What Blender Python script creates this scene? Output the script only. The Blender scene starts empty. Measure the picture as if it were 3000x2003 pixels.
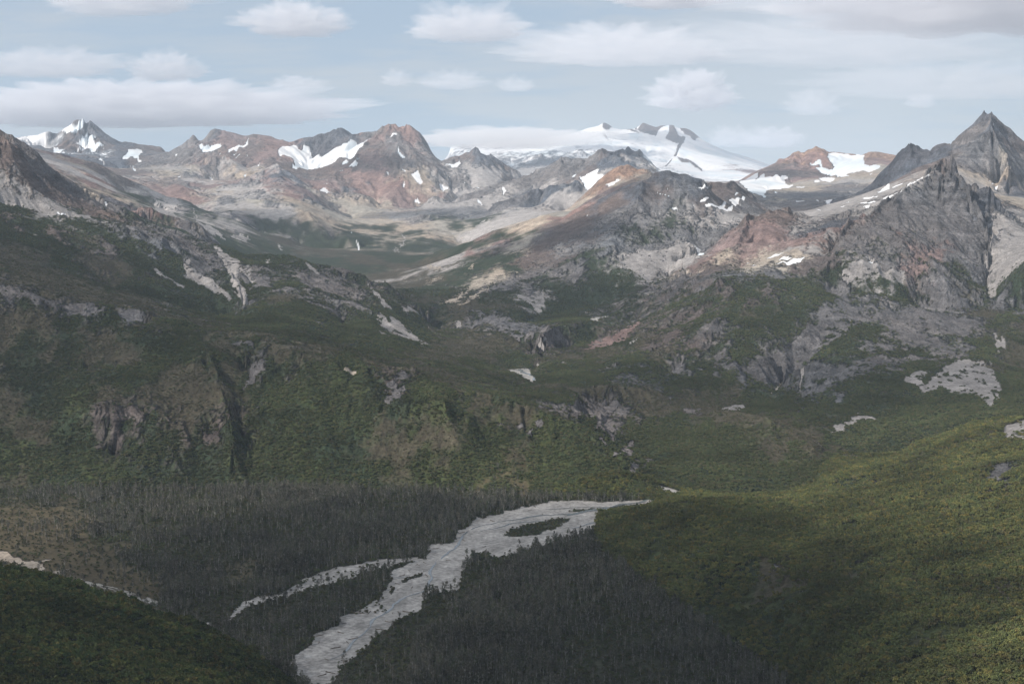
import bpy, math, os
import numpy as np
QUICK = 1.12                                  # grid quality factor
F32 = np.float32
# ------------------------------------------------------------------ camera model
F = 4121.0; CX, CY = 1500.0, 1001.5; HC = 500.0; HOR = 640.0
TH = math.atan((CY-HOR)/F); CT, ST = math.cos(TH), math.sin(TH)
# helicopter camera 500 m above the valley floor at (0,0,500), looking along +Y and 5 degrees down
VIEWS = {'W':(0,0,.7827),'A':(0,300,2.349),'B':(1000,300,2.349),'C':(2000,300,2.349),'D':(0,900,2.349),
 'E':(1000,900,2.349),'F':(2000,900,2.349),'G':(0,1403,2.61),'H':(900,1403,2.61),'I':(1800,1303,1.9575),
 'J':(0,340,3.915),'K':(500,340,3.915),'L':(1000,340,3.915),'M':(1500,340,3.915),'N':(2000,340,3.915),'P':(0,0,1.0)}
def px(tag, pts):
    ox, oy, s = VIEWS[tag]
    return [(ox+p[0]/s, oy+p[1]/s) for p in pts]
def ray(x, y):
    a = (x-CX)/F; b = (CY-y)/F
    return a/(CT+b*ST), (-ST+b*CT)/(CT+b*ST)       # dX/dY, dZ/dY
def zat(x, y, d):
    return HC + ray(x, y)[1]*d
# ------------------------------------------------------------------ feature curves of the land
# (view, points, depth at start, depth at end, options)
CV = []
def cv(tag, pts, d0, d1=None, dip=None, ext='', z=None):
    CV.append((px(tag, pts), d0, d1 if d1 is not None else d0, dip, ext, z))
# far volcano
cv('M', [(-700,330),(-300,300),(200,270),(520,225),(740,180),(860,128),(950,112),(1000,100),(1040,72),(1075,72),(1150,128),(1240,150),(1350,145),(1410,145),(1445,95),(1510,72),(1560,90),(1650,125),(1700,98),(1750,105),(1800,95),(1845,98),(1860,128),(1900,128),(2010,132),(2070,165),(2155,245)], 30000, dip=(.12,.5))
cv('N', [(200,250),(330,325),(500,400),(700,455),(850,505),(980,545),(1300,700),(1600,900),(2100,1000)], 30000, 29000, dip=(.12,.5))
cv('P', [(-900,620),(-200,600),(600,590),(1200,560)], 31000)
cv('P', [(2550,600),(3200,600),(3900,600)], 31000)
cv('M', [(1040,72),(1060,150),(1120,270),(1200,420)], 29900, 26500)
cv('M', [(1845,98),(1900,220),(1880,460),(1740,580)], 29800, 25500)
cv('M', [(1510,72),(1560,180),(1540,330),(1560,500)], 29900, 26500)
cv('M', [(1900,470),(2040,500),(2200,630)], 25300, 24500, dip=(.02,.07))
cv('M', [(-60,640),(40,580),(200,470),(320,430),(345,418),(375,430),(395,500),(480,440),(560,435),(700,380),(830,368)], 24500, dip=(.02,.1))
cv('M', [(-700,640),(0,640),(700,620),(1300,600),(1700,620),(2300,740)], 22500)
cv('N', [(500,760),(900,700)], 21500)
# behind the red range: low ground
cv('P', [(-900,560),(0,560),(600,560),(1200,540)], 21500)
cv('P', [(2300,560),(3000,560),(3900,560)], 20000)
# white-capped peak, far left
cv('J', [(-1400,330),(-400,290),(170,240),(430,190),(480,170),(560,158),(650,155),(680,130),(760,90),(800,80),(840,40),(870,42),(885,22),(920,28),(960,15),(990,22),(1010,45),(1080,85),(1200,175),(1310,262),(1430,290),(1520,295),(1560,318),(1700,320),(1830,332),(1880,345),(1930,395)], 17500, 17000, dip=(.1,.45))
cv('J', [(975,30),(1000,200),(1010,330),(900,470)], 17450, 15800)
cv('J', [(330,330),(480,330),(600,390)], 16300, dip=(.02,.05))
cv('J', [(600,480),(1000,470),(1200,560),(1350,640),(1500,640)], 14800, 14500)
# red range
cv('K', [(-90,420),(0,380),(80,330),(150,300),(165,270),(200,240),(240,230),(265,262),(300,275),(325,285),(340,282),(380,255),(420,200),(450,135),(500,130),(580,150),(640,170),(750,188),(830,215),(890,222),(930,212),(960,200),(1040,205),(1150,228),(1200,255),(1300,280),(1350,298),(1380,298),(1450,262),(1540,240),(1580,242),(1640,210),(1690,190),(1760,185),(1830,155),(1870,138),(1955,135),(2020,175),(2080,203),(2160,203),(2250,188),(2330,178)], 15600, 15200, dip=(.12,.45))
cv('L', [(260,188),(380,172),(470,118),(535,82),(570,90),(628,80),(658,122),(700,118),(758,80),(800,108),(850,155),(905,190),(960,250),(985,310),(1030,380),(1075,445),(1120,475),(1180,515)], 15100, 14800, dip=(.1,.4))
cv('L', [(380,195),(330,260),(240,340),(170,440),(200,520)], 14900, 14000)
cv('L', [(380,195),(480,300),(560,400),(620,560),(730,720)], 14900, 13300)
cv('L', [(758,80),(760,240),(830,430),(880,620)], 15050, 13600)
cv('L', [(905,190),(980,400),(1060,560),(1100,600)], 15000, 13800)
cv('L', [(1180,515),(1230,480),(1270,460),(1350,460),(1380,462),(1390,430),(1420,425),(1450,410),(1495,410),(1510,375),(1552,345),(1600,372),(1700,440),(1745,465),(1850,530),(2000,600),(2060,635)], 14800, 14600, dip=(.1,.35))
cv('L', [(1060,1080),(900,1075),(700,1040),(500,1030),(380,1080)], 12800, 12500)      # foot of the red peak
cv('L', [(1000,960),(1080,915),(1180,950),(1260,1010)], 12500, dip=(.02,.03))
cv('L', [(0,870),(100,860),(200,880),(330,920),(420,1000)], 12600, dip=(.02,.05))
cv('L', [(1140,850),(1220,835),(1300,880)], 13200, dip=(.015,.03))
cv('K', [(1240,420),(1400,480),(1500,600),(1700,600),(1850,520),(2100,500)], 14300, 14300)   # foot of the hanging glacier
cv('K', [(1620,740),(1750,700),(1900,680)], 13400)
cv('K', [(0,540),(150,545),(300,530),(400,460),(450,445),(600,460),(700,490),(800,530),(860,585)], 13800, 13500, dip=(.02,.06))
cv('K', [(480,720),(650,735),(830,720),(1000,640),(1200,545),(1300,600),(1400,680),(1500,735),(1600,800),(1720,900),(1850,1040),(2000,1150),(2100,1210)], 12800, 11300, dip=(.025,.09))
cv('K', [(0,790),(130,780),(300,860),(450,905),(650,915),(980,950),(1200,985),(1330,1010),(1450,1050),(1580,1090),(1700,1190),(1800,1300),(1850,1440)], 11300, 9300, dip=(.012,.025))
cv('K', [(950,1560),(1300,1470),(1850,1450),(2000,1400),(2200,1420)], 9000, 9100)     # foot of the dark green slope
cv('K', [(-60,930),(100,960),(170,975),(260,1010),(350,1040),(450,1080),(590,1110),(700,1085),(800,1140),(900,1210),(1050,1300),(1400,1380)], 9300, 8900, dip=(.02,.05))
cv('J', [(-700,250),(0,300),(290,320),(400,375),(640,420),(900,490),(1100,540),(1250,600),(1350,645),(1600,750),(1760,840),(1950,920),(2300,1010)], 9800, 9350, dip=(.05,.2))
cv('J', [(1400,900),(1560,880),(1650,930),(1750,1000),(1860,1110)], 8600, 8300, dip=(.02,.06))
# basin of the upper valley
cv('P', [(870,728),(1050,726),(1200,728),(1360,728)], 9000, 9000)
cv('P', [(800,800),(1000,790),(1240,780)], 7100, 7200)
cv('P', [(760,900),(1000,850),(1180,823)], 6300, 6500)
cv('L', [(0,1260),(300,1290),(650,1350),(1000,1340),(1250,1440),(1400,1520)], 10300, 9600)
cv('L', [(100,1170),(600,1180),(1000,1130),(1200,1140),(1380,1190)], 11200, 11000, dip=(.01,.012))
cv('L', [(1450,1520),(1480,1400),(1700,1200),(2000,1080),(2349,960)], 9500, 11500)  # talus gully
# inner grey ridges below the volcano
cv('L', [(1280,1000),(1350,950),(1480,860),(1560,825),(1700,790),(1830,745),(1990,700),(2200,640),(2349,610)], 12600, 13300, dip=(.03,.1))
cv('M', [(0,730),(200,690),(400,590),(560,475),(650,470),(700,488),(820,482),(900,440),(960,380),(1000,368),(1070,378),(1100,400),(1180,400),(1240,390),(1315,372),(1380,405),(1440,395),(1520,440),(1580,500),(1620,560),(1700,620)], 13300, 12300, dip=(.06,.25))
cv('L', [(1690,1110),(1740,1040),(1850,980),(2000,920),(2150,860),(2349,810)], 11300, 11600, dip=(.03,.1))
cv('M', [(0,930),(200,840),(400,790),(640,760),(760,720),(850,860)], 11600, 11200, dip=(.03,.08))
cv('M', [(600,1090),(720,1000),(850,880),(960,790),(1080,680),(1200,600),(1330,545),(1400,560),(1450,600),(1580,600)], 10300, 10500, dip=(.04,.12))
cv('M', [(340,1140),(600,1090),(700,1110),(850,1010),(1050,870),(1250,790),(1400,720),(1600,630)], 9300, 9600, dip=(.02,.05))
# middle dark mountain
cv('M', [(-900,1540),(-600,1480),(-400,1390),(-200,1310),(0,1270),(200,1180),(400,1130),(600,1160),(800,1020),(1000,930),(1150,830),(1350,760),(1480,740),(1560,720),(1600,650),(1700,620),(1780,610),(1900,640),(2000,650),(2200,710),(2280,745)], 7600, 6800, dip=(.06,.18))
cv('N', [(300,750),(420,750),(480,770),(530,735),(570,730),(640,770),(720,850),(800,890)], 7600, 7800, dip=(.06,.12))
cv('M', [(1480,740),(1440,900),(1450,1100),(1350,1260),(1100,1420)], 6800, 6000)
cv('M', [(1600,1150),(1800,1100),(2000,1080),(2150,1080),(2349,1100)], 6500, 6500)
cv('B', [(600,1340),(800,1360),(1000,1390),(1150,1400),(1250,1440),(1320,1540)], 5400, 4850)
cv('B', [(1180,1180),(1400,1150),(1700,1050),(1900,1000)], 5750, 5800)
cv('B', [(1350,1480),(1600,1430),(1800,1390),(1950,1340)], 5000, 5300)
cv('C', [(-60,1020),(60,1000),(200,960)], 5900, 5900)
# mountain with the cirque glacier, right of the volcano
cv('N', [(630,755),(750,680),(880,600),(1000,530),(1100,480),(1170,465),(1250,410),(1310,398),(1370,402),(1420,360),(1480,350),(1520,335),(1570,342),(1610,360),(1665,405),(1750,410),(1870,420),(2040,438),(2100,415),(2200,408),(2270,418),(2349,440),(2500,470),(2900,560)], 14200, 13800, dip=(.1,.35))
cv('N', [(1250,410),(1330,520),(1500,620),(1650,690),(1800,740)], 14000, 12700)
cv('N', [(660,780),(900,640),(1100,670),(1260,800)], 13300, 12200)
cv('N', [(950,900),(1050,840),(1300,800),(1600,790),(1900,760),(2200,770)], 11500, 11200)
cv('N', [(800,1100),(1100,1060),(1500,1000),(1900,930),(2140,870)], 8700, 8700)
# dark peak
cv('N', [(2130,870),(2170,790),(2230,660),(2349,540)], 8800, 8700, dip=(.05,.2))
cv('C', [(1400,430),(1470,370),(1500,330),(1540,295),(1562,277),(1595,293),(1635,293),(1660,320),(1720,352),(1750,318),(1800,292),(1840,290)], 8700, 8400, dip=(.06,.3))
# pyramid
cv('C', [(1840,290),(1880,258),(1930,210),(1975,165),(2030,105),(2060,70),(2082,52),(2095,72),(2125,50),(2160,70),(2200,115),(2260,165),(2349,230),(2500,330),(2750,450),(3200,560),(3900,700)], 8300, 8000, dip=(.08,.3))
cv('C', [(2125,50),(2140,200),(2200,330),(2280,450)], 8000, 7400)
cv('C', [(2160,600),(2200,500),(2250,430),(2300,510),(2340,600)], 7300, 7300, dip=(.02,.1))
cv('C', [(1900,500),(1950,560),(2000,600),(2100,620),(2349,640)], 6900, 7000)
# plateau in front of the dark peak
cv('N', [(800,1130),(1400,1090),(1500,1060),(1800,980),(2150,860),(2349,800)], 6800, 8100, dip=(.03,.04))
# mid spur
cv('N', [(-40,1640),(240,1560),(400,1420),(500,1330),(600,1230),(700,1130),(750,1115),(820,1140),(870,1150),(1000,1120),(1100,1090),(1240,1070),(1300,1100),(1400,1110)], 5650, 6200, dip=(.03,.1))
cv('N', [(700,1130),(800,1300),(780,1420),(640,1500)], 5950, 5500)
cv('C', [(390,1150),(500,1080),(700,1000),(860,940),(1000,900)], 5200, 5300)
cv('C', [(700,960),(860,900),(1000,860),(1100,860),(1180,820)], 5450, 5450, dip=(.012,.02))
# front buttress of the pyramid
cv('C', [(1020,1060),(1060,950),(1100,880),(1180,810),(1280,770),(1350,710),(1400,700),(1440,650),(1500,600),(1560,560),(1640,520),(1700,470),(1760,400),(1790,370)], 5000, 6100, dip=(.03,.05))
cv('C', [(1790,370),(1840,400),(1870,460),(1920,520),(1985,600),(1995,690),(2050,760),(2090,800),(2130,870),(2105,1000),(2110,1200),(2090,1300)], 6100, 4750, dip=(.02,.06))
cv('C', [(1998,610),(2030,572),(2055,590),(2110,562),(2140,580),(2195,680),(2200,770)], 5900, 5700, dip=(.02,.08))
cv('C', [(1820,430),(1780,620),(1720,800),(1700,1000),(1640,1200)], 6050, 4750)
cv('C', [(1000,1090),(1200,1120),(1350,1150),(1530,1200)], 4850, 4700)
cv('C', [(2110,1300),(2200,1250),(2300,1120),(2349,1080),(2700,1000),(3400,900)], 4700, 4900)
cv('C', [(2200,770),(2349,850),(2800,900),(3500,950)], 5600, 5700)
cv('P', [(2100,810),(2300,830),(2550,860),(2800,900),(3000,900),(3700,860)], 4650, 4350)
cv('P', [(2280,1150),(2360,1100),(2450,1055),(2560,1040),(2700,1050),(2850,1050),(3000,1080),(3700,1080)], 3780, 3850)
# upper valley floor and gorge (depth, height given)
cv('P', [(2040,1160),(2150,1130),(2270,1150)], 3500, 3450, z=(58,52))
cv('E', [(1150,430),(1340,430)], 3950, 3950)
cv('E', [(1230,480),(1340,520)], 3700, 3650)
cv('P', [(1560,1090),(1580,1028),(1565,990),(1600,965),(1700,945),(1790,930),(1834,875),(1894,832),(1960,810)], 3950, 5600)
cv('E', [(560,165),(780,160),(900,172),(1080,180),(1200,215),(1300,300),(1360,400)], 4900, 4150, dip=(.015,.03))
cv('E', [(1400,290),(1700,240),(1900,120),(2060,70)], 4200, 4900)
cv('E', [(1400,420),(1800,400),(2100,360),(2349,400)], 3900, 3900)
cv('E', [(1900,370),(2100,360),(2200,390),(2300,440)], 3850, 3850, dip=(.01,.012))
# left mountain
cv('J', [(-2600,-300),(-1000,0),(-400,90),(0,150),(60,185),(130,215),(220,290),(300,330),(400,380),(480,440),(560,540),(680,640),(790,700),(900,770),(1050,860),(1180,920),(1250,960),(1380,1000),(1560,1100),(1640,1170),(1850,1240),(2100,1300),(2349,1400)], 5400, 5700, dip=(.06,.12), )
cv('J', [(-800,0),(0,300),(60,245),(200,310),(300,500),(480,620),(600,760),(800,880),(1100,1010),(1300,1100),(1500,1180)], 5000, 5500)
cv('J', [(1560,1040),(1650,1050),(1850,1120),(2050,1170),(2349,1280)], 6300, 6300, dip=(.02,.04))
cv('K', [(0,1300),(200,1390),(400,1480),(640,1560)], 6000, 5700, dip=(.02,.04))
cv('A', [(1400,950),(1480,970),(1600,1010),(1700,1045),(1840,1045),(1980,1050),(2100,1080),(2230,1120),(2349,1140)], 5500, 5000, dip=(.04,.1))
cv('B', [(0,1143),(60,1165),(120,1200),(180,1235),(300,1250),(370,1300),(420,1350),(450,1372),(600,1385)], 5000, 4900, dip=(.03,.08))
cv('J', [(-2000,800),(-600,900),(0,950),(250,1060),(500,1110),(740,1150),(1100,1210)], 4600, 5100)
cv('A', [(780,850),(950,900),(1180,930)], 5000, 5050)
cv('A', [(0,1020),(300,1090),(600,1180),(760,1260),(1000,1300),(1250,1400),(1500,1480),(1700,1440)], 4050, 4300)
cv('A', [(-1500,1100),(-300,1260),(20,1280),(150,1300),(300,1340),(450,1375),(560,1395),(620,1390),(740,1395),(830,1410),(950,1430),(1050,1450)], 3500, 3500, dip=(.02,-.008))
cv('A', [(-1500,1300),(0,1340),(150,1370),(300,1410),(450,1430),(560,1440),(620,1450),(740,1450),(830,1470),(950,1490)], 3440, 3440)
cv('D', [(1050,60),(1250,90),(1380,140),(1500,160)], 3480, 3400, dip=(.02,.03))
cv('D', [(1500,160),(1650,160),(1900,190),(2100,240),(2349,290)], 3400, 3250, dip=(.03,.03))
cv('E', [(0,290),(150,330),(280,380),(450,430),(600,470),(800,560),(950,585),(1100,600),(1230,650),(1350,700),(1500,760),(1620,830),(1720,880),(1860,1000),(1990,1100),(2100,1180),(2200,1240),(2349,1300)], 3250, 2520, dip=(.03,.17))
cv('D', [(1690,440),(1800,335),(1900,305),(2050,310),(2349,370)], 3150, 3080)
cv('E', [(0,390),(150,400),(300,440),(380,480)], 3080, 3050)
cv('D', [(1440,400),(1560,560),(1640,760),(1700,900),(1710,1080)], 3100, 2620, dip=None, z=(203,4))      # ravine
cv('D', [(1380,360),(1470,430),(1540,560),(1580,700),(1600,900)], 3120, 2700)
cv('D', [(600,400),(900,400),(1200,380),(1380,360)], 3130, 3120)
cv('D', [(480,730),(600,700),(750,690),(900,700),(1000,740)], 2820, 2830)
cv('D', [(480,930),(760,950),(1000,900)], 2750, 2740)
cv('D', [(0,350),(250,350),(500,380)], 3150, 3150)
cv('D', [(-1400,800),(0,760),(300,760)], 2800, 2850)
cv('E', [(0,700),(300,680),(700,640),(1000,800),(1400,900)], 2880, 2750)
cv('E', [(0,100),(230,110),(600,260),(900,330),(1150,430)], 4300, 4000)
cv('D', [(1650,130),(2000,130),(2349,240)], 3800, 3750)
cv('A', [(1700,1440),(1650,1300),(1600,1160),(1480,1000)], 4150, 5300)
# rear hump with the cliffs
cv('E', [(1180,560),(1350,535),(1430,520),(1500,515),(1600,545),(1700,535),(1850,530),(1960,540),(2100,560),(2200,610),(2240,632),(2349,640)], 3480, 3350, dip=(.02,.17))
cv('F', [(0,640),(200,690),(400,720),(600,760),(750,850),(900,930),(960,1000)], 3350, 2800, dip=(.02,.17))
cv('E', [(1620,660),(1650,800),(1780,900),(1900,1050),(2050,1150),(2180,1220)], 3250, 2560, z=(95,8))
cv('E', [(1750,660),(1850,630),(1960,640),(2349,690)], 3350, 3250)
cv('E', [(1730,880),(1900,870),(2150,960),(2349,980)], 3050, 2850)
# right bench
cv('F', [(960,1000),(1200,1020),(1400,1015),(1520,1005),(1640,940),(1750,900),(1860,860),(2000,800),(2200,770),(2349,765),(2900,700),(4000,640)], 2800, 2350, dip=(.03,.24))
cv('F', [(0,1290),(300,1300),(600,1280),(900,1240)], 2500, 2600)
cv('I', [(0,388),(130,374),(250,352),(400,326),(700,316),(950,325)], 2330, 2250, dip=(.03,.26))
for xs, ys, ds in [((2050,2300,2500,2750,3000,3700),(1530,1500,1500,1460,1400,1300),(2080,2180,2150,2100,2000,1900)),
                   ((2050,2300,2500,2750,3000,3700),(1640,1640,1650,1620,1600,1500),(1870,1830,1760,1680,1600,1500)),
                   ((2300,2500,2750,3000,3700),(1760,1800,1820,1800,1700),(1630,1450,1330,1250,1150)),
                   ((2480,2750,3000,3700),(1980,2003,2003,1950),(1250,1050,950,850)),
                   ((2600,2800,3200,4000),(2250,2300,2300,2300),(950,820,760,700))]:
    for i in range(len(xs)-1):
        cv('P', [(xs[i],ys[i]),(xs[i+1],ys[i+1])], ds[i], ds[i+1])
# near hillside, bottom left
cv('G', [(-1500,548),(-400,628),(0,670),(150,703),(270,733),(380,760),(480,803),(640,856),(830,898),(1000,948),(1090,998),(1220,1053),(1450,1126),(1560,1178),(1640,1238),(1750,1278),(1880,1338),(2000,1398),(2180,1498),(2349,1608),(2500,1708)], 1330, 1520, dip=(.05,.34))
cv('P', [(-600,2003),(0,2003),(400,2003),(700,2003)], 850, 1250)
cv('P', [(-600,2400),(0,2500),(500,2600),(800,2500)], 600, 900)
FLOOR = px('P', [(-2300,1660),(-2300,1450),(0,1430),(600,1427),(1300,1432),(1700,1452),(1850,1464),(1900,1472),(1890,1490),(1770,1500),(1745,1560),(1800,1640),(1950,1760),(2100,1850),(2230,1950),(2350,2040),(2400,2300),(950,2300),(905,2040),(700,1900),(560,1830),(470,1780),(300,1700),(0,1655)])
# ------------------------------------------------------------------ log-polar grid and height solve
U0, U1 = -0.78, 0.78; Y0, Y1 = 420.0, 42000.0
V0, V1 = math.log(Y0), math.log(Y1)
for q_ in range(len(CV)):
    pts, d0, d1, dip, ext, zz = CV[q_]
    for end in (0, -1):
        x, y = pts[end]; nb = pts[1 if end == 0 else -2]
        if (x > 2990 and x > nb[0] and x < 4700) or (x < 10 and x < nb[0] and x > -1700):
            new = (4900.0 if x > 2990 else -1900.0, y)
            if end == 0: pts.insert(0, new)
            else: pts.append(new)
def solve():
    NU, NV = 960, 704
    PU, PV, PZ = [], [], []
    def add(x, y, d, z=None):
        u, s = ray(x, y); PU.append(u); PV.append(math.log(d)); PZ.append(HC+s*d if z is None else z)
    for pts, d0, d1, dip, ext, zz in CV:
        L = [0]
        for a, b in zip(pts[:-1], pts[1:]): L.append(L[-1]+math.hypot(b[0]-a[0], b[1]-a[1]))
        for k in range(len(pts)-1):
            n = max(2, int((L[k+1]-L[k])/3))
            for t in np.linspace(0, 1, n, endpoint=False):
                f = (L[k]+(L[k+1]-L[k])*t)/L[-1]
                x = pts[k][0]+(pts[k+1][0]-pts[k][0])*t; y = pts[k][1]+(pts[k+1][1]-pts[k][1])*t
                d = math.exp(math.log(d0)+(math.log(d1)-math.log(d0))*f)
                z = None if zz is None else zz[0]+(zz[1]-zz[0])*f
                add(x, y, d, z)
                if dip:
                    z0 = zat(x, y, d); u, s = ray(x, y)
                    PU.append(u); PV.append(math.log(d*(1+dip[0])))
                    PZ.append(max(z0-dip[1]*max(z0, 60), 0.0))
    PU, PV, PZ = map(np.array, (PU, PV, PZ))
    gu = np.linspace(U0, U1, NU); gv = np.linspace(V0, V1, NV)
    # flat valley floor
    GU, GV = np.meshgrid(gu, gv)
    s = -HC/np.exp(GV)                      # dz/dy towards z=0
    b = (s*CT+ST)/(CT-s*ST); yy = CY-b*F; xx = CX+GU*(CT+b*ST)*F
    fl = inpoly(xx, yy, FLOOR) & (np.exp(GV) < 2700)
    fz = 0.0
    z = None
    for lev in (5, 4, 3, 2, 1, 0):
        nu, nv = NU >> lev, NV >> lev
        iu = np.clip(((PU-U0)/(U1-U0)*(nu-1)+.5).astype(int), 0, nu-1)
        iv = np.clip(((PV-V0)/(V1-V0)*(nv-1)+.5).astype(int), 0, nv-1)
        ok = (PU > U0) & (PU < U1)
        s1 = np.zeros((nv, nu)); s0 = np.zeros((nv, nu))
        np.add.at(s1, (iv[ok], iu[ok]), PZ[ok]); np.add.at(s0, (iv[ok], iu[ok]), 1)
        f = fl[::1 << lev, ::1 << lev][:nv, :nu]
        s1[f] = fz; s0[f] = 1
        m = s0 > 0; c = np.where(m, s1/np.maximum(s0, 1), 0)
        if z is None: z = np.full((nv, nu), 200.0)
        else:
            z = np.repeat(np.repeat(z, 2, 0), 2, 1)[:nv, :nu]
        z[m] = c[m]
        w = 1.0
        for it in range(500 if lev else 260):
            p = np.pad(z, 1, mode='edge')
            n = (p[:-2, 1:-1]+p[2:, 1:-1]+p[1:-1, :-2]+p[1:-1, 2:])*.25
            z = np.where(m, c, n)
    # light smoothing that keeps the crest lines
    p = np.pad(z, 1, mode='edge')
    bl = (p[:-2, 1:-1]+p[2:, 1:-1]+p[1:-1, :-2]+p[1:-1, 2:])*.25
    z = np.where(m, z*.8+bl*.2, z*.4+bl*.6)
    return z.astype(F32), m
def inpoly(x, y, poly):
    r = np.zeros(x.shape, bool); n = len(poly)
    for i in range(n):
        x1, y1 = poly[i]; x2, y2 = poly[(i+1) % n]
        if y1 == y2: continue
        c = ((y1 > y) != (y2 > y)) & (x < (x2-x1)*(y-y1)/(y2-y1)+x1)
        r ^= c
    return r
def bilin(g, fu, fv):
    nv, nu = g.shape[:2]
    fu = np.clip(fu, 0, nu-1.001); fv = np.clip(fv, 0, nv-1.001)
    i = fu.astype(np.int32); j = fv.astype(np.int32); a = (fu-i).astype(F32); b = (fv-j).astype(F32)
    if g.ndim == 3: a = a[..., None]; b = b[..., None]
    return (g[j, i]*(1-a)+g[j, i+1]*a)*(1-b)+(g[j+1, i]*(1-a)+g[j+1, i+1]*a)*b
def zbase(u, v):
    nv, nu = ZC.shape
    return bilin(ZC, (u-U0)/(U1-U0)*(nu-1), (v-V0)/(V1-V0)*(nv-1))
# ------------------------------------------------------------------ noise
def h2(i, j, s):
    n = (i.astype(np.int64)*374761393+j.astype(np.int64)*668265263+s*1274126177) & 0xffffffff
    n = ((n ^ (n >> 13))*1274126177) & 0xffffffff
    n = n ^ (n >> 16)
    return (n & 0xffffff).astype(F32)/F32(0xffffff)
def vnoise(x, y, s=0):
    i = np.floor(x); j = np.floor(y); a = (x-i).astype(F32); b = (y-j).astype(F32)
    a = a*a*a*(a*(a*6-15)+10); b = b*b*b*(b*(b*6-15)+10)
    i = i.astype(np.int32); j = j.astype(np.int32)
    return ((h2(i, j, s)*(1-a)+h2(i+1, j, s)*a)*(1-b)+(h2(i, j+1, s)*(1-a)+h2(i+1, j+1, s)*a)*b)*2-1
def fbm(x, y, o, s=0, g=.5):
    r = 0; a = 1; t = 0
    for k in range(o):
        r = r+a*vnoise(x*2**k+17.3*k, y*2**k-9.1*k, s+k); t += a; a *= g
    return r/t
def gully(x, y, gx, gy, wl, s):
    """noise stripes that run down the slope: ridges and gullies cut by erosion"""
    X = x/wl; Y = y/wl
    l = np.sqrt(gx*gx+gy*gy)+1e-6
    sx = -gy/l; sy = gx/l                          # across the slope
    i0 = np.floor(X).astype(np.int32); j0 = np.floor(Y).astype(np.int32)
    acc = np.zeros(X.shape, F32); ws = np.zeros(X.shape, F32); dacc = np.zeros(X.shape, F32)
    for di in (-1, 0, 1):
        for dj in (-1, 0, 1):
            i = i0+di; j = j0+dj
            ox = X-(i+h2(i, j, s)); oy = Y-(j+h2(i, j, s+7))
            d2 = ox*ox+oy*oy
            w = np.exp(-d2*2.2).astype(F32)
            ph = (ox*sx+oy*sy)*(2*math.pi*1.35)+h2(i, j, s+13)*1.5
            acc += np.cos(ph).astype(F32)*w; dacc += -np.sin(ph).astype(F32)*w; ws += w
    return acc/ws, dacc/ws*sx, dacc/ws*sy
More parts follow.
